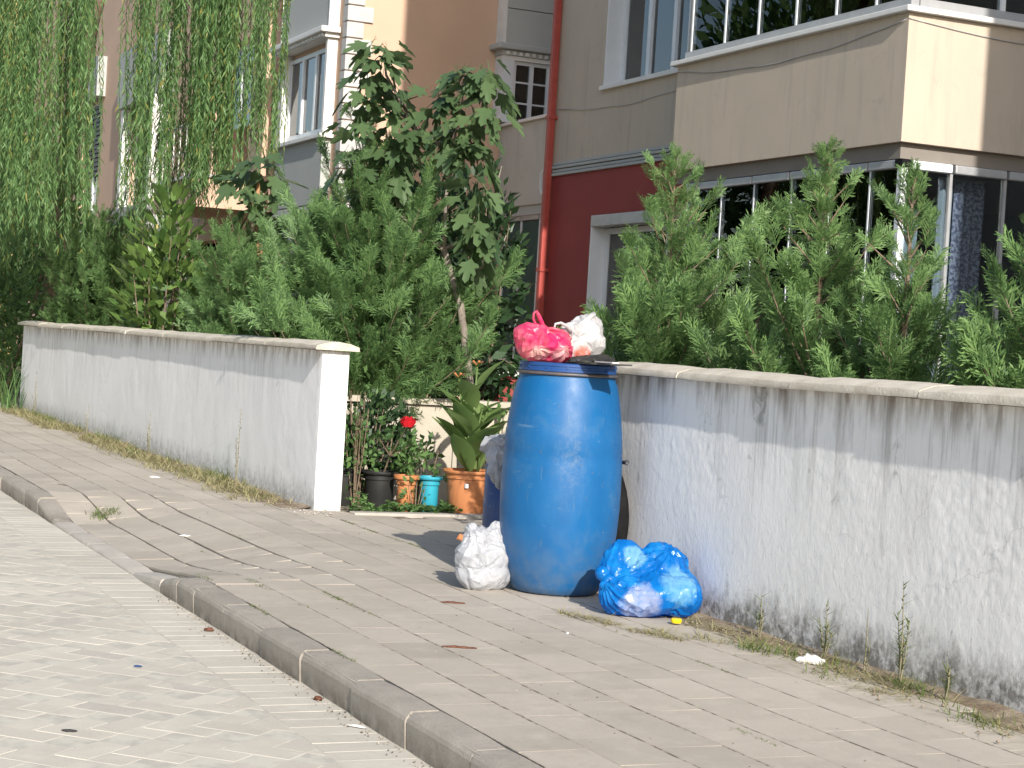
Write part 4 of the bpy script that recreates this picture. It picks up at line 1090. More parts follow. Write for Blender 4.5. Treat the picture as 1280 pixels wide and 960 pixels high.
# ------------------------------------------------------------------ the blue barrel
BX, BY = -7.03, 3.37
bar = thing('plastic_barrel', 'large scuffed bright blue plastic barrel heaped with rubbish bags', 'barrel', (BX, BY, 0))
prof = [(.0, .004), (.165, .004), (.183, .012), (.200, .04), (.222, .10), (.239, .17), (.249, .26), (.2545, .36), (.2555, .45), (.2535, .56), (.2500, .6), (.2515, .605), (.246, .68), (.237, .76), (.226, .83), (.214, .885), (.205, .905), (.204, .918)]
MB().lathe(prof, (BX, BY, .0), 72).build('body', M['barrel'], bar, smooth=True, auto=50)
MB().lathe([(.204, .919), (.214, .920), (.216, .926), (.213, .932), (.206, .933)], (BX, BY, 0), 64).build('clamp_band', M['metalband'], bar, smooth=True)
rim = MB().lathe([(.19, .934), (.2065, .935), (.2065, .944), (.2045, .946), (.2045, .955), (.2075, .957), (.2075, .967), (.203, .971), (.17, .969), (.165, .95), (.0, .95)], (BX, BY, 0), 64).build('lid', M['rim'], bar, smooth=True, auto=30)
for k in range(14):
    a = 2 * math.pi * k / 14; c_, s_ = math.cos(a), math.sin(a)
    MB().box(-.004, .008, -.003, .003, .936, .966)
    mb = MB(); r1, r2, w = .2045, .2085, .004
    mb.add([(BX + r * c_ - w * q * s_, BY + r * s_ + w * q * c_, z) for z in (.9465, .9565) for (r, q) in ((r1, -1), (r2, -1), (r2, 1), (r1, 1))],
           [(0, 1, 2, 3), (7, 6, 5, 4), (0, 4, 5, 1), (1, 5, 6, 2), (2, 6, 7, 3), (3, 7, 4, 0)]).build('lid_rib', M['rim'], rim)
# moulded latch / dent on the side
MB().tube([(BX + .06, BY + .247, .562), (BX + .09, BY + .262, .566), (BX + .12, BY + .245, .560)], [.006, .011, .006], 6).build('handle_stub', M['metalband'], bar, smooth=True)
# white drip on the shoulder
# second, darker drum behind
D2 = (-8.12, 3.70)
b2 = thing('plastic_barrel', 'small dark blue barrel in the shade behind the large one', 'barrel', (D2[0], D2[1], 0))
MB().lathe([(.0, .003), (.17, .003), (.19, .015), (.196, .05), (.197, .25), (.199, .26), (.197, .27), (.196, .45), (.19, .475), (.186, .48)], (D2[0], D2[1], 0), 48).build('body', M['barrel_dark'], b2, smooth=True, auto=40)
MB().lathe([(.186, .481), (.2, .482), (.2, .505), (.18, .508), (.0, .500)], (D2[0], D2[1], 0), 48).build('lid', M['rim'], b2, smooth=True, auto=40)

# ------------------------------------------------------------------ bags
def blob(ells, voxel, smooth_it=6, seed=1, crease=None, amp=.004, freq=18, floor=None, faces=0):
    bm = bmesh.new()
    for (c, r_, eul) in ells:
        m = Matrix.Translation(c) @ Euler(eul).to_matrix().to_4x4() @ Matrix.Diagonal((*r_, 1))
        bmesh.ops.create_icosphere(bm, subdivisions=3, radius=1, matrix=m)
    me = bpy.data.meshes.new('tmp'); bm.to_mesh(me); bm.free()
    o = bpy.data.objects.new('tmp', me); COL.objects.link(o)
    rm = o.modifiers.new('r', 'REMESH'); rm.mode = 'VOXEL'; rm.voxel_size = voxel
    s_ = o.modifiers.new('s', 'SMOOTH'); s_.iterations = smooth_it; s_.factor = .6
    dg = bpy.context.evaluated_depsgraph_get(); ev = o.evaluated_get(dg); me2 = bpy.data.meshes.new_from_object(ev, depsgraph=dg)
    bpy.data.objects.remove(o); bpy.data.meshes.remove(me)
    vs = me2.vertices; nrm = [v.normal.copy() for v in vs]
    for v, n in zip(vs, nrm):
        p = v.co; q = Vector((p.x * freq, p.y * freq, p.z * freq + seed))
        w = q * .5 + .9 * noise.noise_vector(q * .35)
        r2 = 1 - 2.4 * abs(noise.noise(w * 2.0 + Vector((7, 1, 2))))
        dsp = amp * (1.3 * noise.noise(q * .45) + .55 * max(-.4, r2))
        if crease:
            for (kc, kax, kr, kn, ka) in crease:
                d = p - Vector(kc); L = d.length
                if L < kr:
                    ax = Vector(kax).normalized(); a1 = ax.orthogonal().normalized(); a2 = ax.cross(a1)
                    ang = math.atan2(d.dot(a2), d.dot(a1)); f = (1 - L / kr)
                    dsp += ka * f ** .8 * (1 - 2 * abs(math.sin(kn * .5 * ang + 2.2 * noise.noise(q * .35)))) * (.6 + .8 * noise.noise(q * .25 + Vector((3, 3, 3))))
        v.co = p + n * dsp
        if floor is not None and v.co.z < floor: v.co.z = floor + (v.co.z - floor) * .05
    if faces:
        o = bpy.data.objects.new('tmp', me2); COL.objects.link(o)
        dm = o.modifiers.new('d', 'DECIMATE'); dm.ratio = min(1, faces / max(1, 2 * len(me2.polygons)))
        dg = bpy.context.evaluated_depsgraph_get(); me3 = bpy.data.meshes.new_from_object(o.evaluated_get(dg), depsgraph=dg)
        bpy.data.objects.remove(o); bpy.data.meshes.remove(me2); me2 = me3
    me2.polygons.foreach_set('use_smooth', [True] * len(me2.polygons)); me2.materials.clear()
    if faces: me2.set_sharp_from_angle(angle=R(24))
    return me2
def addmesh(name, me, material, parent):
    me.transform(Matrix.Translation(-wo(parent))); return link(name, me, material, parent)

# blue bag
bb = thing('rubbish_bag', 'translucent bright blue rubbish bag slumped at the barrel foot', 'bag', (-6.42, 3.5, 0))
KN = (-6.43, 3.335, .125)
me = blob([((-6.41, 3.40, .075), (.13, .115, .085), (0, 0, .3)), ((-6.39, 3.50, .09), (.14, .12, .095), (0, 0, 0)), ((-6.38, 3.585, .09), (.13, .105, .10), (0, 0, 0)), ((-6.44, 3.565, .17), (.10, .10, .115), (.25, 0, 0)),
           ((-6.45, 3.48, .155), (.09, .10, .085), (0, 0, 0)), ((-6.49, 3.40, .215), (.07, .085, .06), (.35, .2, .2)), ((-6.47, 3.345, .18), (.05, .045, .045), (0, 0, 0)), ((-6.42, 3.325, .085), (.06, .05, .055), (0, 0, 0)), ((-6.46, 3.40, .15), (.06, .06, .06), (0, 0, 0))],
          .007, 8, 3, [(KN, (.4, -1, .1), .30, 22, .0075), ((-6.40, 3.55, .22), (.5, .2, 1), .22, 13, .006)], .013, 20, .003, 3000)
addmesh('bag_film', me, M['blue_film'], bb)
mk = blob([((-6.425, 3.318, .135), (.03, .03, .022), (0, 0, 0)), ((-6.45, 3.298, .155), (.026, .03, .03), (0, 0, 0)), ((-6.42, 3.295, .115), (.022, .026, .02), (0, 0, 0))], .006, 2, 5, None, .004, 40)
addmesh('tied_neck', mk, M['blue_film'], bb)

# white bag at the foot
wb = thing('carrier_bag', 'crumpled white carrier bag standing against the blue barrel', 'bag', (-7.09, 3.06, 0))
me = blob([((-7.09, 3.03, .065), (.085, .088, .07), (0, 0, 0)), ((-7.08, 3.09, .07), (.08, .085, .075), (0, 0, 0)), ((-7.09, 3.025, .135), (.08, .085, .085), (0, 0, 0)), ((-7.08, 3.09, .14), (.08, .09, .085), (0, 0, 0)), ((-7.10, 3.035, .20), (.07, .07, .06), (.1, 0, 0)), ((-7.10, 3.09, .205), (.06, .08, .055), (-.1, 0, 0)),
           ((-7.115, 3.01, .245), (.03, .028, .035), (0, 0, 0)), ((-7.11, 3.125, .25), (.025, .035, .035), (.4, 0, 0)), ((-7.11, 3.06, .235), (.03, .04, .03), (0, 0, 0))],
          .0055, 4, 9, [((-7.02, 2.99, .30), (.5, -.3, 1), .34, 17, .006), ((-6.99, 3.03, .10), (1, -.2, .1), .15, 11, .005)], .009, 26, .003, 3800)
addmesh('bag_film', me, M['white_film'], wb)
sc = thing('food_wrapper', 'yellow and red food wrapper poking out of the white carrier bag', 'wrapper', (-7.12, 3.0, .22))
mw = MB(); mw.add([(-7.15, 2.955, .205), (-7.12, 2.975, .198), (-7.115, 2.985, .222), (-7.14, 2.965, .228), (-7.135, 2.96, .21)], [(0, 1, 4), (1, 2, 4), (2, 3, 4), (3, 0, 4)]); o = mw.build('foil', M['terracotta'], sc)
o.modifiers.new('s', 'SOLIDIFY').thickness = .002
# grey film draped on the dark drum
gb = thing('plastic_sheet', 'grey plastic film draped over the small dark barrel', 'bag', (-8.1, 3.5, .45))
me = blob([((-8.10, 3.53, .545), (.075, .07, .05), (0, 0, 0)), ((-8.16, 3.60, .55), (.09, .09, .045), (0, 0, 0)), ((-8.03, 3.50, .50), (.045, .055, .05), (0, 0, 0)), ((-8.0, 3.495, .44), (.022, .05, .065), (0, 0, .3)), ((-7.975, 3.51, .385), (.014, .03, .05), (0, 0, .3))],
          .006, 2, 12, [((-8.05, 3.52, .58), (.5, -.3, 1), .26, 15, .008)], .014, 26, None, 900)
addmesh('film', me, M['grey_film'], gb)

# pink bag on top
pk = thing('carrier_bag', 'knotted pink carrier bag on top of the blue barrel', 'bag', (-6.9776, 3.2150, 0.9720))
me = blob([((-6.9776, 3.2038, 1.0370), (0.1008, 0.0840, 0.0616), (0, 0, .4)), ((-6.9664, 3.2710, 1.0314), (0.0896, 0.0784, 0.0560), (0, 0, 0)), ((-6.9888, 3.1646, 1.0706), (0.0616, 0.0560, 0.0560), (0, 0, 0)), ((-6.9664, 3.2038, 1.0986), (0.0336, 0.0392, 0.0280), (0, 0, 0)), ((-6.9776, 3.2822, 1.0706), (0.0672, 0.0616, 0.0392), (0, 0, 0))],
          .0055, 3, 21, [((-6.9552, 3.2094, 1.1210), (.2, -.1, 1), .17, 15, .0075), ((-6.90, 3.16, 1.03), (1, -.4, .2), .12, 12, .006), ((-6.88, 3.29, 1.03), (1, .2, .2), .12, 11, .006)], .015, 26, .973, 1200)
addmesh('bag_film', me, M['pink_film'], pk)
MB().tube([(-6.9664, 3.2094, 1.1042), (-6.9642, 3.2060, 1.1322), (-6.9664, 3.1870, 1.1658), (-6.9686, 3.1780, 1.1792), (-6.9709, 3.1680, 1.1714), (-6.9720, 3.1680, 1.1490), (-6.9698, 3.1814, 1.1210), (-6.9664, 3.1982, 1.0986)], [.012, .010, .0095, .0085, .0085, .0095, .010, .012], 8, flat=.6).build('handle', M['pink_film'], pk, smooth=True)
MB().tube([(-6.9664, 3.2150, 1.1042), (-6.9440, 3.2486, 1.1098), (-6.9328, 3.2934, 1.0986), (-6.9440, 3.3270, 1.0818)], [.014, .013, .012, .006], 8, flat=.6).build('handle', M['pink_film'], pk, smooth=True)
# white bag on top
w2 = thing('carrier_bag', 'tied white carrier bag with loop handles on the blue barrel', 'bag', (-7.0250, 3.4125, 0.9720))
me = blob([((-7.0250, 3.3750, 1.0320), (0.0938, 0.0875, 0.0600), (0, 0, 0)), ((-7.0125, 3.4375, 1.0945), (0.0750, 0.0688, 0.0875), (.5, 0, 0)), ((-7.0000, 3.3875, 1.1070), (0.0500, 0.0625, 0.0375), (0, 0, 0)), ((-7.0375, 3.4750, 1.1195), (0.0500, 0.0375, 0.0625), (.4, 0, 0)), ((-7.0500, 3.3000, 1.0195), (0.0625, 0.0750, 0.0438), (0, 0, 0))],
          .0055, 3, 31, [((-6.9750, 3.3750, 1.1320), (0, .3, 1), .26, 17, .009)], .014, 26, .973, 1300)
addmesh('bag_film', me, M['white_film2'], w2)
MB().tube([(-6.9750, 3.3500, 1.1007), (-6.9688, 3.3250, 1.1258), (-6.9688, 3.2938, 1.1382), (-6.9688, 3.2688, 1.1320), (-6.9688, 3.2650, 1.1132), (-6.9688, 3.2875, 1.1045), (-6.9750, 3.3187, 1.0920)], [.010, .009, .008, .008, .008, .009, .010], 8, flat=.6).build('handle', M['white_film2'], w2, smooth=True)
MB().tube([(-6.9750, 3.3750, 1.1070), (-6.9688, 3.4000, 1.1445), (-6.9688, 3.4313, 1.1758), (-6.9750, 3.4500, 1.1883), (-6.9813, 3.4550, 1.1695), (-6.9813, 3.4313, 1.1445)], [.014, .014, .013, .011, .010, .008], 8, flat=.55).build('handle', M['white_film2'], w2, smooth=True)
# boards across the lid
cb2 = thing('board_scrap', 'dark flat board scrap overhanging the lid of the blue barrel', 'board', (-6.85, 3.48, .974))
m = MB()
P = [(-7.0, 3.33), (-6.98, 3.50), (-6.84, 3.52), (-6.80, 3.46), (-6.60, 3.45), (-6.61, 3.355), (-6.72, 3.35), (-6.745, 3.335), (-6.84, 3.32)]
n = len(P); m.add([(x, y, .9725 + .02 * (x + 6.85)) for x, y in P] + [(x, y, .9785 + .02 * (x + 6.85)) for x, y in P], [tuple(range(n)), tuple(range(2 * n - 1, n - 1, -1))] + [(k, n + k, n + (k + 1) % n, (k + 1) % n) for k in range(n)])
m.build('panel', M['board'], cb2)
cb3 = thing('card_strip', 'narrow white card strip on the dark board scrap', 'card', (-6.78, 3.5, .985))
MB().box(-6.84, -6.68, 3.40, 3.43, .9835, .9885).build('strip', M['paper'], cb3).rotation_euler = (0, 0, 0)
bk = thing('rubbish_bag', 'small crumpled black plastic film between pink and white bags', 'bag', (-6.93, 3.47, .972))
me = blob([((-6.92, 3.42, .99), (.05, .09, .02), (0, 0, 0)), ((-6.95, 3.50, .99), (.06, .05, .022), (0, 0, 0)), ((-6.88, 3.36, .985), (.04, .05, .016), (0, 0, 0))], .006, 2, 44, None, .010, 30, .981, 700)
addmesh('film', me, M['blackpot'], bk)
st = thing('drinking_straw', 'thin white straw sticking up behind the rubbish heap', 'straw', (-7.1, 3.54, .97))
MB().tube([(-7.1, 3.525, .968), (-7.1, 3.565, 1.075)], .003, 6).build('tube', M['paper'], st)
# tyre
ty = thing('car_tyre', 'worn black tyre leaning between barrel and white wall', 'tyre', (-7.30, 3.62, 0))
tp = []
c0 = (-7.30, 3.625, .295)
def ring(c, prof_, n=48):
    vs = []; fs = []; m_ = len(prof_)
    for k in range(n):
        a = 2 * math.pi * k / n
        for (r_, yy_) in prof_: vs.append((c[0] + r_ * math.cos(a), c[1] + yy_, c[2] + r_ * math.sin(a)))
    for k in range(n):
        for q in range(m_): fs.append((k * m_ + q, ((k + 1) % n) * m_ + q, ((k + 1) % n) * m_ + (q + 1) % m_, k * m_ + (q + 1) % m_))
    return MB().add(vs, fs)
tyre = ring(c0, [(.19, -.07), (.235, -.082), (.275, -.078), (.29, -.055), (.294, 0), (.29, .055), (.275, .078), (.235, .082), (.19, .07), (.20, 0)]).build('tread', M['rubber'], ty, smooth=True)
ring(c0, [(.12, -.03), (.188, -.06), (.188, .06), (.12, .03)], 32).build('wheel_rim', M['alu'], ty, smooth=True)

# ------------------------------------------------------------------ pots and flowers
def pot(name, label, c, rt, rb, h, material, wall=.012, lip=.02):
    root = thing(name, label, 'flower pot', (c[0], c[1], c[2]))
    MB().lathe([(.0, .0), (rb, .0), (rb + .004, .006), (rt - .012, h - lip - .035), (rt - .004, h - lip - .03), (rt - .004, h - lip)], c, 40).build('body', material, root, smooth=True, auto=40)
    MB().lathe([(rt - .004, h - lip + .0005), (rt + .012, h - lip + .002), (rt + .016, h - lip * .4), (rt + .012, h), (rt - .006, h), (rt - .014, h - .03)], c, 40).build('lip', material, root, smooth=True, auto=40)
    MB().lathe([(rt - .015, h - .032), (.0, h - .028)], c, 24).build('soil', M['soil_dark'], root)
    return root
tp_ = pot('flower_pot', 'large terracotta flower pot holding the canna', (-10.32, 4.33, -.01), .150, .118, .275, M['terracotta'])
MB().box(-10.205, -10.183, 4.25, 4.27, .165, .19).build('price_sticker', M['paper'], tp_)
pot('flower_pot', 'small terracotta pot between rose bush and turquoise pot', (-10.42, 3.96, -.02), .065, .05, .235, M['terracotta'], lip=.025)
pot('flower_pot', 'turquoise plastic pot next to the large terracotta pot', (-10.44, 4.12, -.02), .066, .05, .23, M['teal'])
pot('flower_pot', 'black nursery pot between the small terracotta pot and rose', (-10.62, 3.86, -.03), .10, .08, .25, M['blackpot'])
pot('flower_pot', 'black nursery pot next to the plastered wall end', (-10.72, 3.66, -.03), .10, .08, .26, M['blackpot'])
# canna
def canna_leaf_mesh():
    V = []; F = []; n = 7
    for k in range(n + 1):
        t = k / n; w = .24 * math.sin(math.pi * min(1, t * .92 + .06)) ** .8; zc = -.25 * t * t
        V += [(-w, t, zc + .25 * w), (0, t, zc), (w, t, zc + .25 * w)]
    for k in range(n):
        for q in range(2): F.append((k * 3 + q, k * 3 + q + 1, k * 3 + 4 + q, k * 3 + 3 + q))
    me = bpy.data.meshes.new('leaf'); me.from_pydata(V, [], F); me.polygons.foreach_set('use_smooth', [True] * len(F)); me.materials.append(M['canna']); return me
CAN = canna_leaf_mesh()
can = thing('canna_plant', 'broad leaved canna with faded flower spikes in the terracotta pot', 'plant', (-10.33, 4.32, .215))
r_ = random.Random(3)
tips = [(-10.32, 4.22, .82), (-10.33, 4.34, .90), (-10.36, 4.44, .70), (-10.28, 4.37, .64), (-10.26, 4.27, .58)]
for k, t_ in enumerate(tips):
    b = (-10.33 + r_.uniform(-.04, .04), 4.32 + r_.uniform(-.05, .05), .215)
    mid = tuple((b[i] + t_[i]) / 2 for i in range(3))
    MB().tube([b, mid, t_], [.009, .008, .005], 6).build('stem', M['canna'], can, smooth=True)
    for q in range(6):
        t = .12 + .75 * q / 6; p = Vector(b).lerp(Vector(t_), t); a = q * 2.6 + k * 1.3 + r_.uniform(-.3, .3)
        place_leaf(CAN, can, p, (math.cos(a) * .8, math.sin(a) * .8, 1.3 - .3 * t + r_.uniform(-.4, .5)), r_.uniform(-.6, .6), r_.uniform(.27, .40) * (1 - .35 * t))
for k, t_ in enumerate(tips[:2]):
    for q in range(5):
        a = q * 1.26; place_leaf(LAUREL, can, (t_[0], t_[1], t_[2] - .01), (math.cos(a) * .8, math.sin(a) * .8, .6), 0, .06).data = LAUREL
        o = MB().tube([t_, (t_[0] + .03 * math.cos(a), t_[1] + .035 * math.sin(a), t_[2] + .03)], [.004, .007], 5).build('faded_flower', M['brownleaf'] if q % 2 else M['terracotta'], can)
# rose
ro = thing('rose_bush', 'rose bush with one red bloom by the small terracotta pot', 'shrub', (-10.6, 3.88, .2))
sm = MB()
for e_ in ((-10.38, 3.92, .50), (-10.5, 3.80, .42), (-10.45, 4.0, .40), (-10.55, 3.9, .48), (-10.4, 3.86, .33)): sm.tube([(-10.6, 3.87, .19), (-10.52, 3.88, .32), e_], [.006, .005, .003], 5)
sm.build('stems', M['bark'], ro)
leafy(ro, (-10.47, 3.90), .16, .16, .20, .50, 260, .055, 'shrub', 51)
fl = MB(); r_ = random.Random(8)
for ring_, (n, rad_, zz, sz) in enumerate(((9, .030, .525, .040), (7, .020, .535, .035), (5, .010, .545, .026))):
    for k in range(n):
        a = 6.283 * k / n + ring_ * .4; c_, s_ = math.cos(a), math.sin(a); x0, y0 = -10.35 + rad_ * c_, 3.92 + rad_ * s_
        tw = sz * .55
        fl.add([(x0 - tw * -s_ * .4, y0 - tw * c_ * .4, zz - .015), (x0 + tw * -s_ * .4, y0 + tw * c_ * .4, zz - .015), (x0 + c_ * .012 + tw * -s_, y0 + s_ * .012 + tw * c_, zz + .015), (x0 + c_ * .02, y0 + s_ * .02, zz + .03), (x0 + c_ * .012 - tw * -s_, y0 + s_ * .012 - tw * c_, zz + .015)], [(0, 1, 2, 3, 4)])
o = fl.build('bloom', M['rose'], ro); o.modifiers.new('s', 'SOLIDIFY').thickness = .002
shrub('thin leafy rose stems beside the plastered wall end', (-10.62, 3.70), .13, .12, .66, 170, .055, 52)
shrub('leafy climbing stems in front of the large bushy cypress', (-10.75, 3.78), .16, .14, .82, 220, .06, 53)
shrub('sprawling leafy plant behind the turquoise pot', (-10.62, 4.12), .22, .16, .48, 330, .06, 54)
shrub('pale green potted plant beside the red stair wall', (-11.3, 4.9), .22, .2, .62, 420, .07, 55)
shrub('slim light green plant half hidden behind the blue barrel', (-8.95, 4.02), .07, .08, .98, 110, .06, 56)

gc = thing('ground_cover', 'low leafy ground cover along the path edging before the pots', 'plant', (-10.3, 3.85, 0))
r_ = np.random.RandomState(77); Lg = Leaves(); T4 = (np.array([[0, 0, 0], [.26, .45, .06], [0, 1, -.04], [-.26, .45, .06]]), np.array([[0, 1, 2, 3]]))
for k in range(620):
    y_ = r_.uniform(3.56, 4.25); hh = .085 * max(.15, .5 + noise.noise(Vector((y_ * 9, 1, 2)))) * (1.5 if y_ < 3.75 else 1)
    p = np.array([-10.27 + r_.normal(0, .035), y_, .0 + r_.rand() * hh]); a = r_.uniform(0, 6.28)
    Lg.add(T4[0], T4[1], basis((math.cos(a), math.sin(a), r_.uniform(-.1, .9)), r_.uniform(-1, 1)) * r_.uniform(.025, .05), p)
Lg.build('leaves', M['shrub'], gc)
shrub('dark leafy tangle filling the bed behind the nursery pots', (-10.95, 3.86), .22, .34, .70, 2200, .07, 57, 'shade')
shrub('yellowing seedling beside the small terracotta pot', (-10.3, 3.98), .07, .09, .22, 90, .045, 58)

# ------------------------------------------------------------------ grass, weeds and litter
def grass(name, label, spots, mat_, seed, hmin, hmax, per, spread, w=.0022, flat=0.0):
    r = np.random.RandomState(seed); bl = []
    for (x, y, dens) in spots:
        for k in range(int(per * dens)):
            bx_, by_ = x + r.normal(0, spread), y + r.normal(0, spread * .55)
            a = r.uniform(0, 6.28); lean = r.uniform(.15, .9) + flat
            L = r.uniform(hmin, hmax)
            bl.append(((bx_, by_, gz(bx_, by_) - .002), (math.cos(a) * lean, math.sin(a) * lean, 1 - .55 * min(1, flat)), L, w * r.uniform(.7, 1.5), r.uniform(.1, .7)))
    o = strips(name, M[mat_], None, bl); tag(o, label, 'grass'); o['kind'] = 'stuff'; return o
r = np.random.RandomState(2)
sp = []
for x in np.arange(-20.8, -10.7, .10):
    d = max(0, .75 + 1.3 * noise.noise(Vector((x * .8, 0, 4)))); sp.append((x, 3.20 + r.normal(0, .06), d * 1.3))
grass('dry_grass', 'dry yellow grass strip along the plastered wall foot', sp, 'drygrass', 3, .03, .13, 90, .10, .0036, .45)
sp2 = [(x, 3.27 + r.normal(0, .05), max(0, .2 + noise.noise(Vector((x * 1.1, 3, 9))))) for x in np.arange(-20.8, -11, .16)]
grass('green_grass', 'green grass among the dry strip by the plastered wall', sp2, 'greengrass', 4, .04, .14, 60, .07, .003)
sp = []
for x in np.arange(-6.25, -2.2, .05):
    d = max(0, .45 + 1.5 * noise.noise(Vector((x * 1.9, 0, 17)))); sp.append((x, 3.565 + r.normal(0, .075), d * 1.2))
grass('dry_grass', 'dry straw and grass at the stained wall foot', sp, 'drygrass', 5, .025, .12, 42, .06, .0019, .8)
sp = [(-5.62, 3.50, 1.6), (-5.50, 3.56, 1.2), (-4.9, 3.62, 1.4), (-4.75, 3.6, 1.0), (-5.28, 3.60, .6), (-4.40, 3.52, .9), (-4.32, 3.5, 1.0), (-5.1, 3.46, .5)]
grass('green_grass', 'green tufts growing at the stained wall foot', sp, 'greengrass', 6, .02, .09, 60, .06, .0016, .2)
sp = [(-6.45 + .06 * k + r.normal(0, .03), 3.16 + .012 * k + r.normal(0, .02), max(0, r.normal(.45, .5))) for k in range(11)] + [(-6.0, 3.26, 1.0), (-5.93, 3.29, .8), (-6.02, 3.34, .5), (-5.8, 3.42, .5)]
grass('joint_grass', 'short grass sprouting between pavers before the blue bag', sp, 'drygrass', 7, .02, .075, 75, .035, .0018, .6)
grass('grass_tuft', 'green grass tuft in the pavement near the dropped kerb', [(-10.45, 2.15, 1), (-10.5, 2.2, 1), (-10.4, 2.1, .8)], 'greengrass', 8, .02, .06, 60, .05, .002)
sp = []
for (x, y, d) in [(-7.16, 2.12, .8), (-6.72, 2.13, .7), (-6.9, 2.335, .8), (-6.75, 2.335, .8), (-6.5, 2.33, .4), (-6.55, 1.945, .5), (-7.25, 2.12, .6), (-7.45, 1.96, .9), (-5.6, 1.945, .4), (-8.6, 3.34, 1), (-8.9, 3.33, .8), (-9.3, 3.34, .8), (-9.7, 3.35, .9), (-4.3, 2.7, .5), (-8.7, 2.3, .3), (-9.1, 2.55, .5), (-5.3, 3.14, .5)]:
    for k in range(5): sp.append((x + .05 * (k - 2), y, d))
grass('joint_grass', 'tiny moss and grass lines in the pavement joints', sp, 'greengrass', 9, .005, .018, 26, .012, .0018, .5)

grass('straw_litter', 'scattered dry straw on the pavers near the stained wall', [(r.uniform(-6.1, -3.6), 3.43 + r.normal(0, .07), 1) for _ in range(70)], 'drygrass', 14, .03, .10, 5, .05, .0014, 3.0)
def weed(label, x, y, h, seed, mat_='drystalk', leafm='greengrass', n=16, ls=.035, branches=3):
    root = thing('weed', label, 'weed', (x, y, gz(x, y))); r = random.Random(seed); m = MB(); bl = []
    tops = []
    for k in range(branches):
        a = r.uniform(0, 6.28); lean = r.uniform(.02, .22) if k else .03
        t_ = (x + lean * h * math.cos(a), y + lean * h * .4 * math.sin(a), gz(x, y) + h * (1 if k == 0 else r.uniform(.4, .8)))
        m.tube([(x, y, gz(x, y) - .005), ((x + t_[0]) / 2 + .006, (y + t_[1]) / 2, (t_[2]) * .5), t_], [.003, .0024, .001], 4); tops.append(t_)
        for q in range(n):
            t = .25 + .75 * q / n; p = (x + (t_[0] - x) * t, y + (t_[1] - y) * t, t_[2] * t); aa = r.uniform(0, 6.28)
            bl.append((p, (math.cos(aa), math.sin(aa), .9), ls * r.uniform(.5, 1.2), .0035, .3))
    m.build('stem', M[mat_], root); strips('leaves', M[leafm], root, bl, 1)
weed('tall dry seed stalk against the plastered wall', -11.75, 3.27, .52, 1, branches=2, n=26, ls=.03, leafm='drystalk')
weed('forked dry weed against the plastered wall', -14.3, 3.26, .36, 2, branches=5, n=7, leafm='drystalk')
weed('small dry weed near the middle of the plastered wall', -16.8, 3.26, .28, 3, branches=3, n=6, leafm='drystalk')
weed('grey twiggy weed at the far end of the plastered wall', -19.6, 3.25, .50, 4, branches=4, n=8, leafm='drystalk')
weed('tall green weed against the stained stucco wall', -4.92, 3.62, .34, 5, branches=4, n=20, ls=.04)
weed('leafy grey green weed sprouting at the stained wall foot', -5.85, 3.66, .17, 6, branches=4, n=10, ls=.04)
weed('small thistle-like weed before the stained wall', -5.42, 3.66, .20, 7, branches=5, n=10, ls=.04)
weed('thin dry twig leaning on the stained wall foot', -5.15, 3.64, .22, 8, branches=2, n=2, leafm='drystalk')
weed('small green seedling by the stained stucco wall', -4.68, 3.62, .13, 9, branches=4, n=9, ls=.04)
# sedge at the left end of the plastered wall
sr = np.random.RandomState(6); bl = []
for k in range(60):
    a = sr.uniform(0, 6.28); bl.append(((-20.9 + sr.normal(0, .12), 3.18 + sr.normal(0, .05), 0), (math.cos(a) * .25, math.sin(a) * .25, 1), sr.uniform(.35, .75), .006, .25))
sd = thing('sedge_clump', 'tall blade-leaved clump at the far end of the plastered wall', 'plant', (-20.9, 3.18, 0)); strips('blades', M['shrub'], sd, bl, 3)

cap = thing('bottle_cap', 'yellow plastic bottle cap on the pavement by the blue bag', 'cap', (-6.18, 3.49, .002))
MB().lathe([(.0, .0), (.019, .0), (.021, .003), (.021, .014), (.018, .017), (.0, .017)], (-6.18, 3.49, .004), 20).build('cap_body', M['cap'], cap, smooth=True, auto=40)
def litter(name, label, cat, x, y, L, w, rot, material, h=.006, z=None, seed=0):
    z = gz(x, y) if z is None else z; m = MB(); r = random.Random(seed); n = 9; vs = []; fs = []
    for k in range(n):
        t = k / (n - 1) * 2 - 1; ww = w * math.sqrt(max(0, 1 - t * t)) ** .8 * r.uniform(.8, 1.15) + .0006
        hh = h * (.6 + .4 * math.cos(t * 2)) * r.uniform(.7, 1.2)
        for (yy, zz) in ((-ww, 0), (-ww * .5, hh), (ww * .5, hh), (ww, 0)):
            px, py = L * t / 2, yy; vs.append((x + px * math.cos(rot) - py * math.sin(rot), y + px * math.sin(rot) + py * math.cos(rot), z + .001 + zz))
    for k in range(n - 1):
        for q in range(3): fs.append((k * 4 + q, k * 4 + q + 1, k * 4 + 5 + q, k * 4 + 4 + q))
        fs.append((k * 4 + 3, k * 4, k * 4 + 4, k * 4 + 7))
    fs.append((0, 1, 2, 3)); nn = (n - 1) * 4; fs.append((nn + 3, nn + 2, nn + 1, nn))
    o = MB().add(vs, [f[::-1] for f in fs]).build(name, material, None, loc=(x, y, z), smooth=True); tag(o, label, cat); return o
litter('seed_pod', 'dark brown seed pod alone in the middle of the pavement', 'pod', -5.72, 2.40, .12, .011, R(66), M['brownleaf'], seed=1)
litter('seed_pod', 'brown seed pod on the pavement near the white carrier bag', 'pod', -6.72, 2.78, .10, .011, R(64), M['brownleaf'], seed=2)
litter('paper_scrap', 'white crumpled paper among weeds at the stained wall foot', 'paper', -5.35, 3.56, .10, .03, R(60), M['paper'], .03, seed=3)
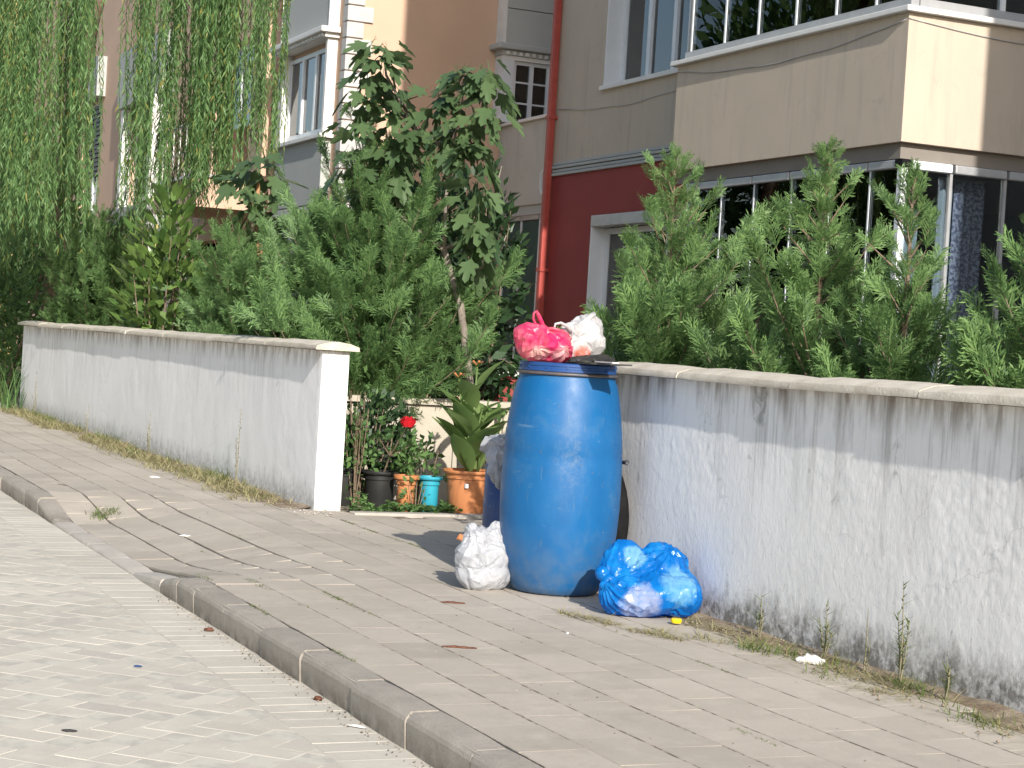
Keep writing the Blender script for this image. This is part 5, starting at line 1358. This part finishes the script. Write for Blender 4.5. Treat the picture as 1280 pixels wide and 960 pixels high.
litter('paper_scrap', 'small white paper bit near the dropped kerb', 'paper', -9.35, 2.35, .06, .014, R(70), M['paper'], .008, seed=4)
litter('paper_scrap', 'white paper bit on the pavement near the dry grass strip', 'paper', -12.3, 2.86, .07, .016, R(70), M['paper'], .01, seed=5)
litter('cigarette_end', 'white cigarette end in the road by the kerb', 'cigarette', -5.02, 1.80, .065, .004, R(40), M['paper'], .006, z=-.105, seed=6)
litter('dead_leaf', 'curled brown dead leaf lying in the gutter', 'leaf', -5.42, 1.81, .035, .012, R(20), M['brownleaf'], .012, z=-.105, seed=7)
litter('dead_leaf', 'brown dead leaf in the gutter by the kerb end', 'leaf', -6.72, 1.80, .04, .012, R(60), M['brownleaf'], .012, z=-.105, seed=8)
litter('dark_chip', 'dark grey chip lying on the road pavers', 'chip', -5.08, .985, .045, .012, R(66), M['board'], .003, z=-.105, seed=9)
litter('blue_chip', 'small blue plastic chip on the road pavers', 'chip', -6.02, 1.38, .03, .008, R(60), M['rim'], .003, z=-.105, seed=10)
litter('paper_scrap', 'tiny white pebble-like paper on the pavement by joint grass', 'paper', -5.98, 2.93, .016, .006, R(10), M['paper'], .006, seed=11)
# crumbs: pebbles and broken bits along the soil strip and gutter
pr = np.random.RandomState(12); V = []; F = []
def pebbles(name, label, pts, smin, smax, material, seed):
    r = np.random.RandomState(seed); mb = MB()
    for (x, y, z) in pts:
        s = r.uniform(smin, smax); a = r.uniform(0, 6.28); c_, s_ = math.cos(a), math.sin(a); k = r.uniform(.5, 1, 3)
        base = [(1, 0, 0), (0, 1, 0), (-1, 0, 0), (0, -1, 0), (0, 0, .8), (0, 0, -.5)]
        vs = [(x + s * k[0] * (p[0] * c_ - p[1] * s_), y + s * k[1] * (p[0] * s_ + p[1] * c_), z + s * k[2] * p[2]) for p in base]
        mb.add(vs, [(0, 1, 4), (1, 2, 4), (2, 3, 4), (3, 0, 4), (1, 0, 5), (2, 1, 5), (3, 2, 5), (0, 3, 5)])
    o = mb.build(name, material); tag(o, label, 'gravel'); stuff(o)
pebbles('gravel', 'loose gravel and crumbs along the stained wall foot', [(pr.uniform(-6.2, -2.2), 3.72 - abs(pr.normal(0, .14)), .006) for _ in range(420)], .002, .010, M['soil'], 1)
pebbles('gravel', 'grit scattered in the gutter along the kerb', [(pr.uniform(-7.6, -3), 1.835 - abs(pr.normal(0, .035)), -.104) for _ in range(420)], .0015, .006, M['joint'], 2)
pebbles('gravel', 'grit and specks scattered over the pavement', [(pr.uniform(-11, -3), pr.uniform(1.96, 3.4), 0.0) for _ in range(260)], .0015, .005, M['joint'], 3)
pebbles('rubble', 'broken plaster crumbs at the end of the plastered wall', [(-10.15 + pr.normal(0, .12), 3.30 + pr.normal(0, .09), .005) for _ in range(90)], .002, .011, M['slab'], 4)
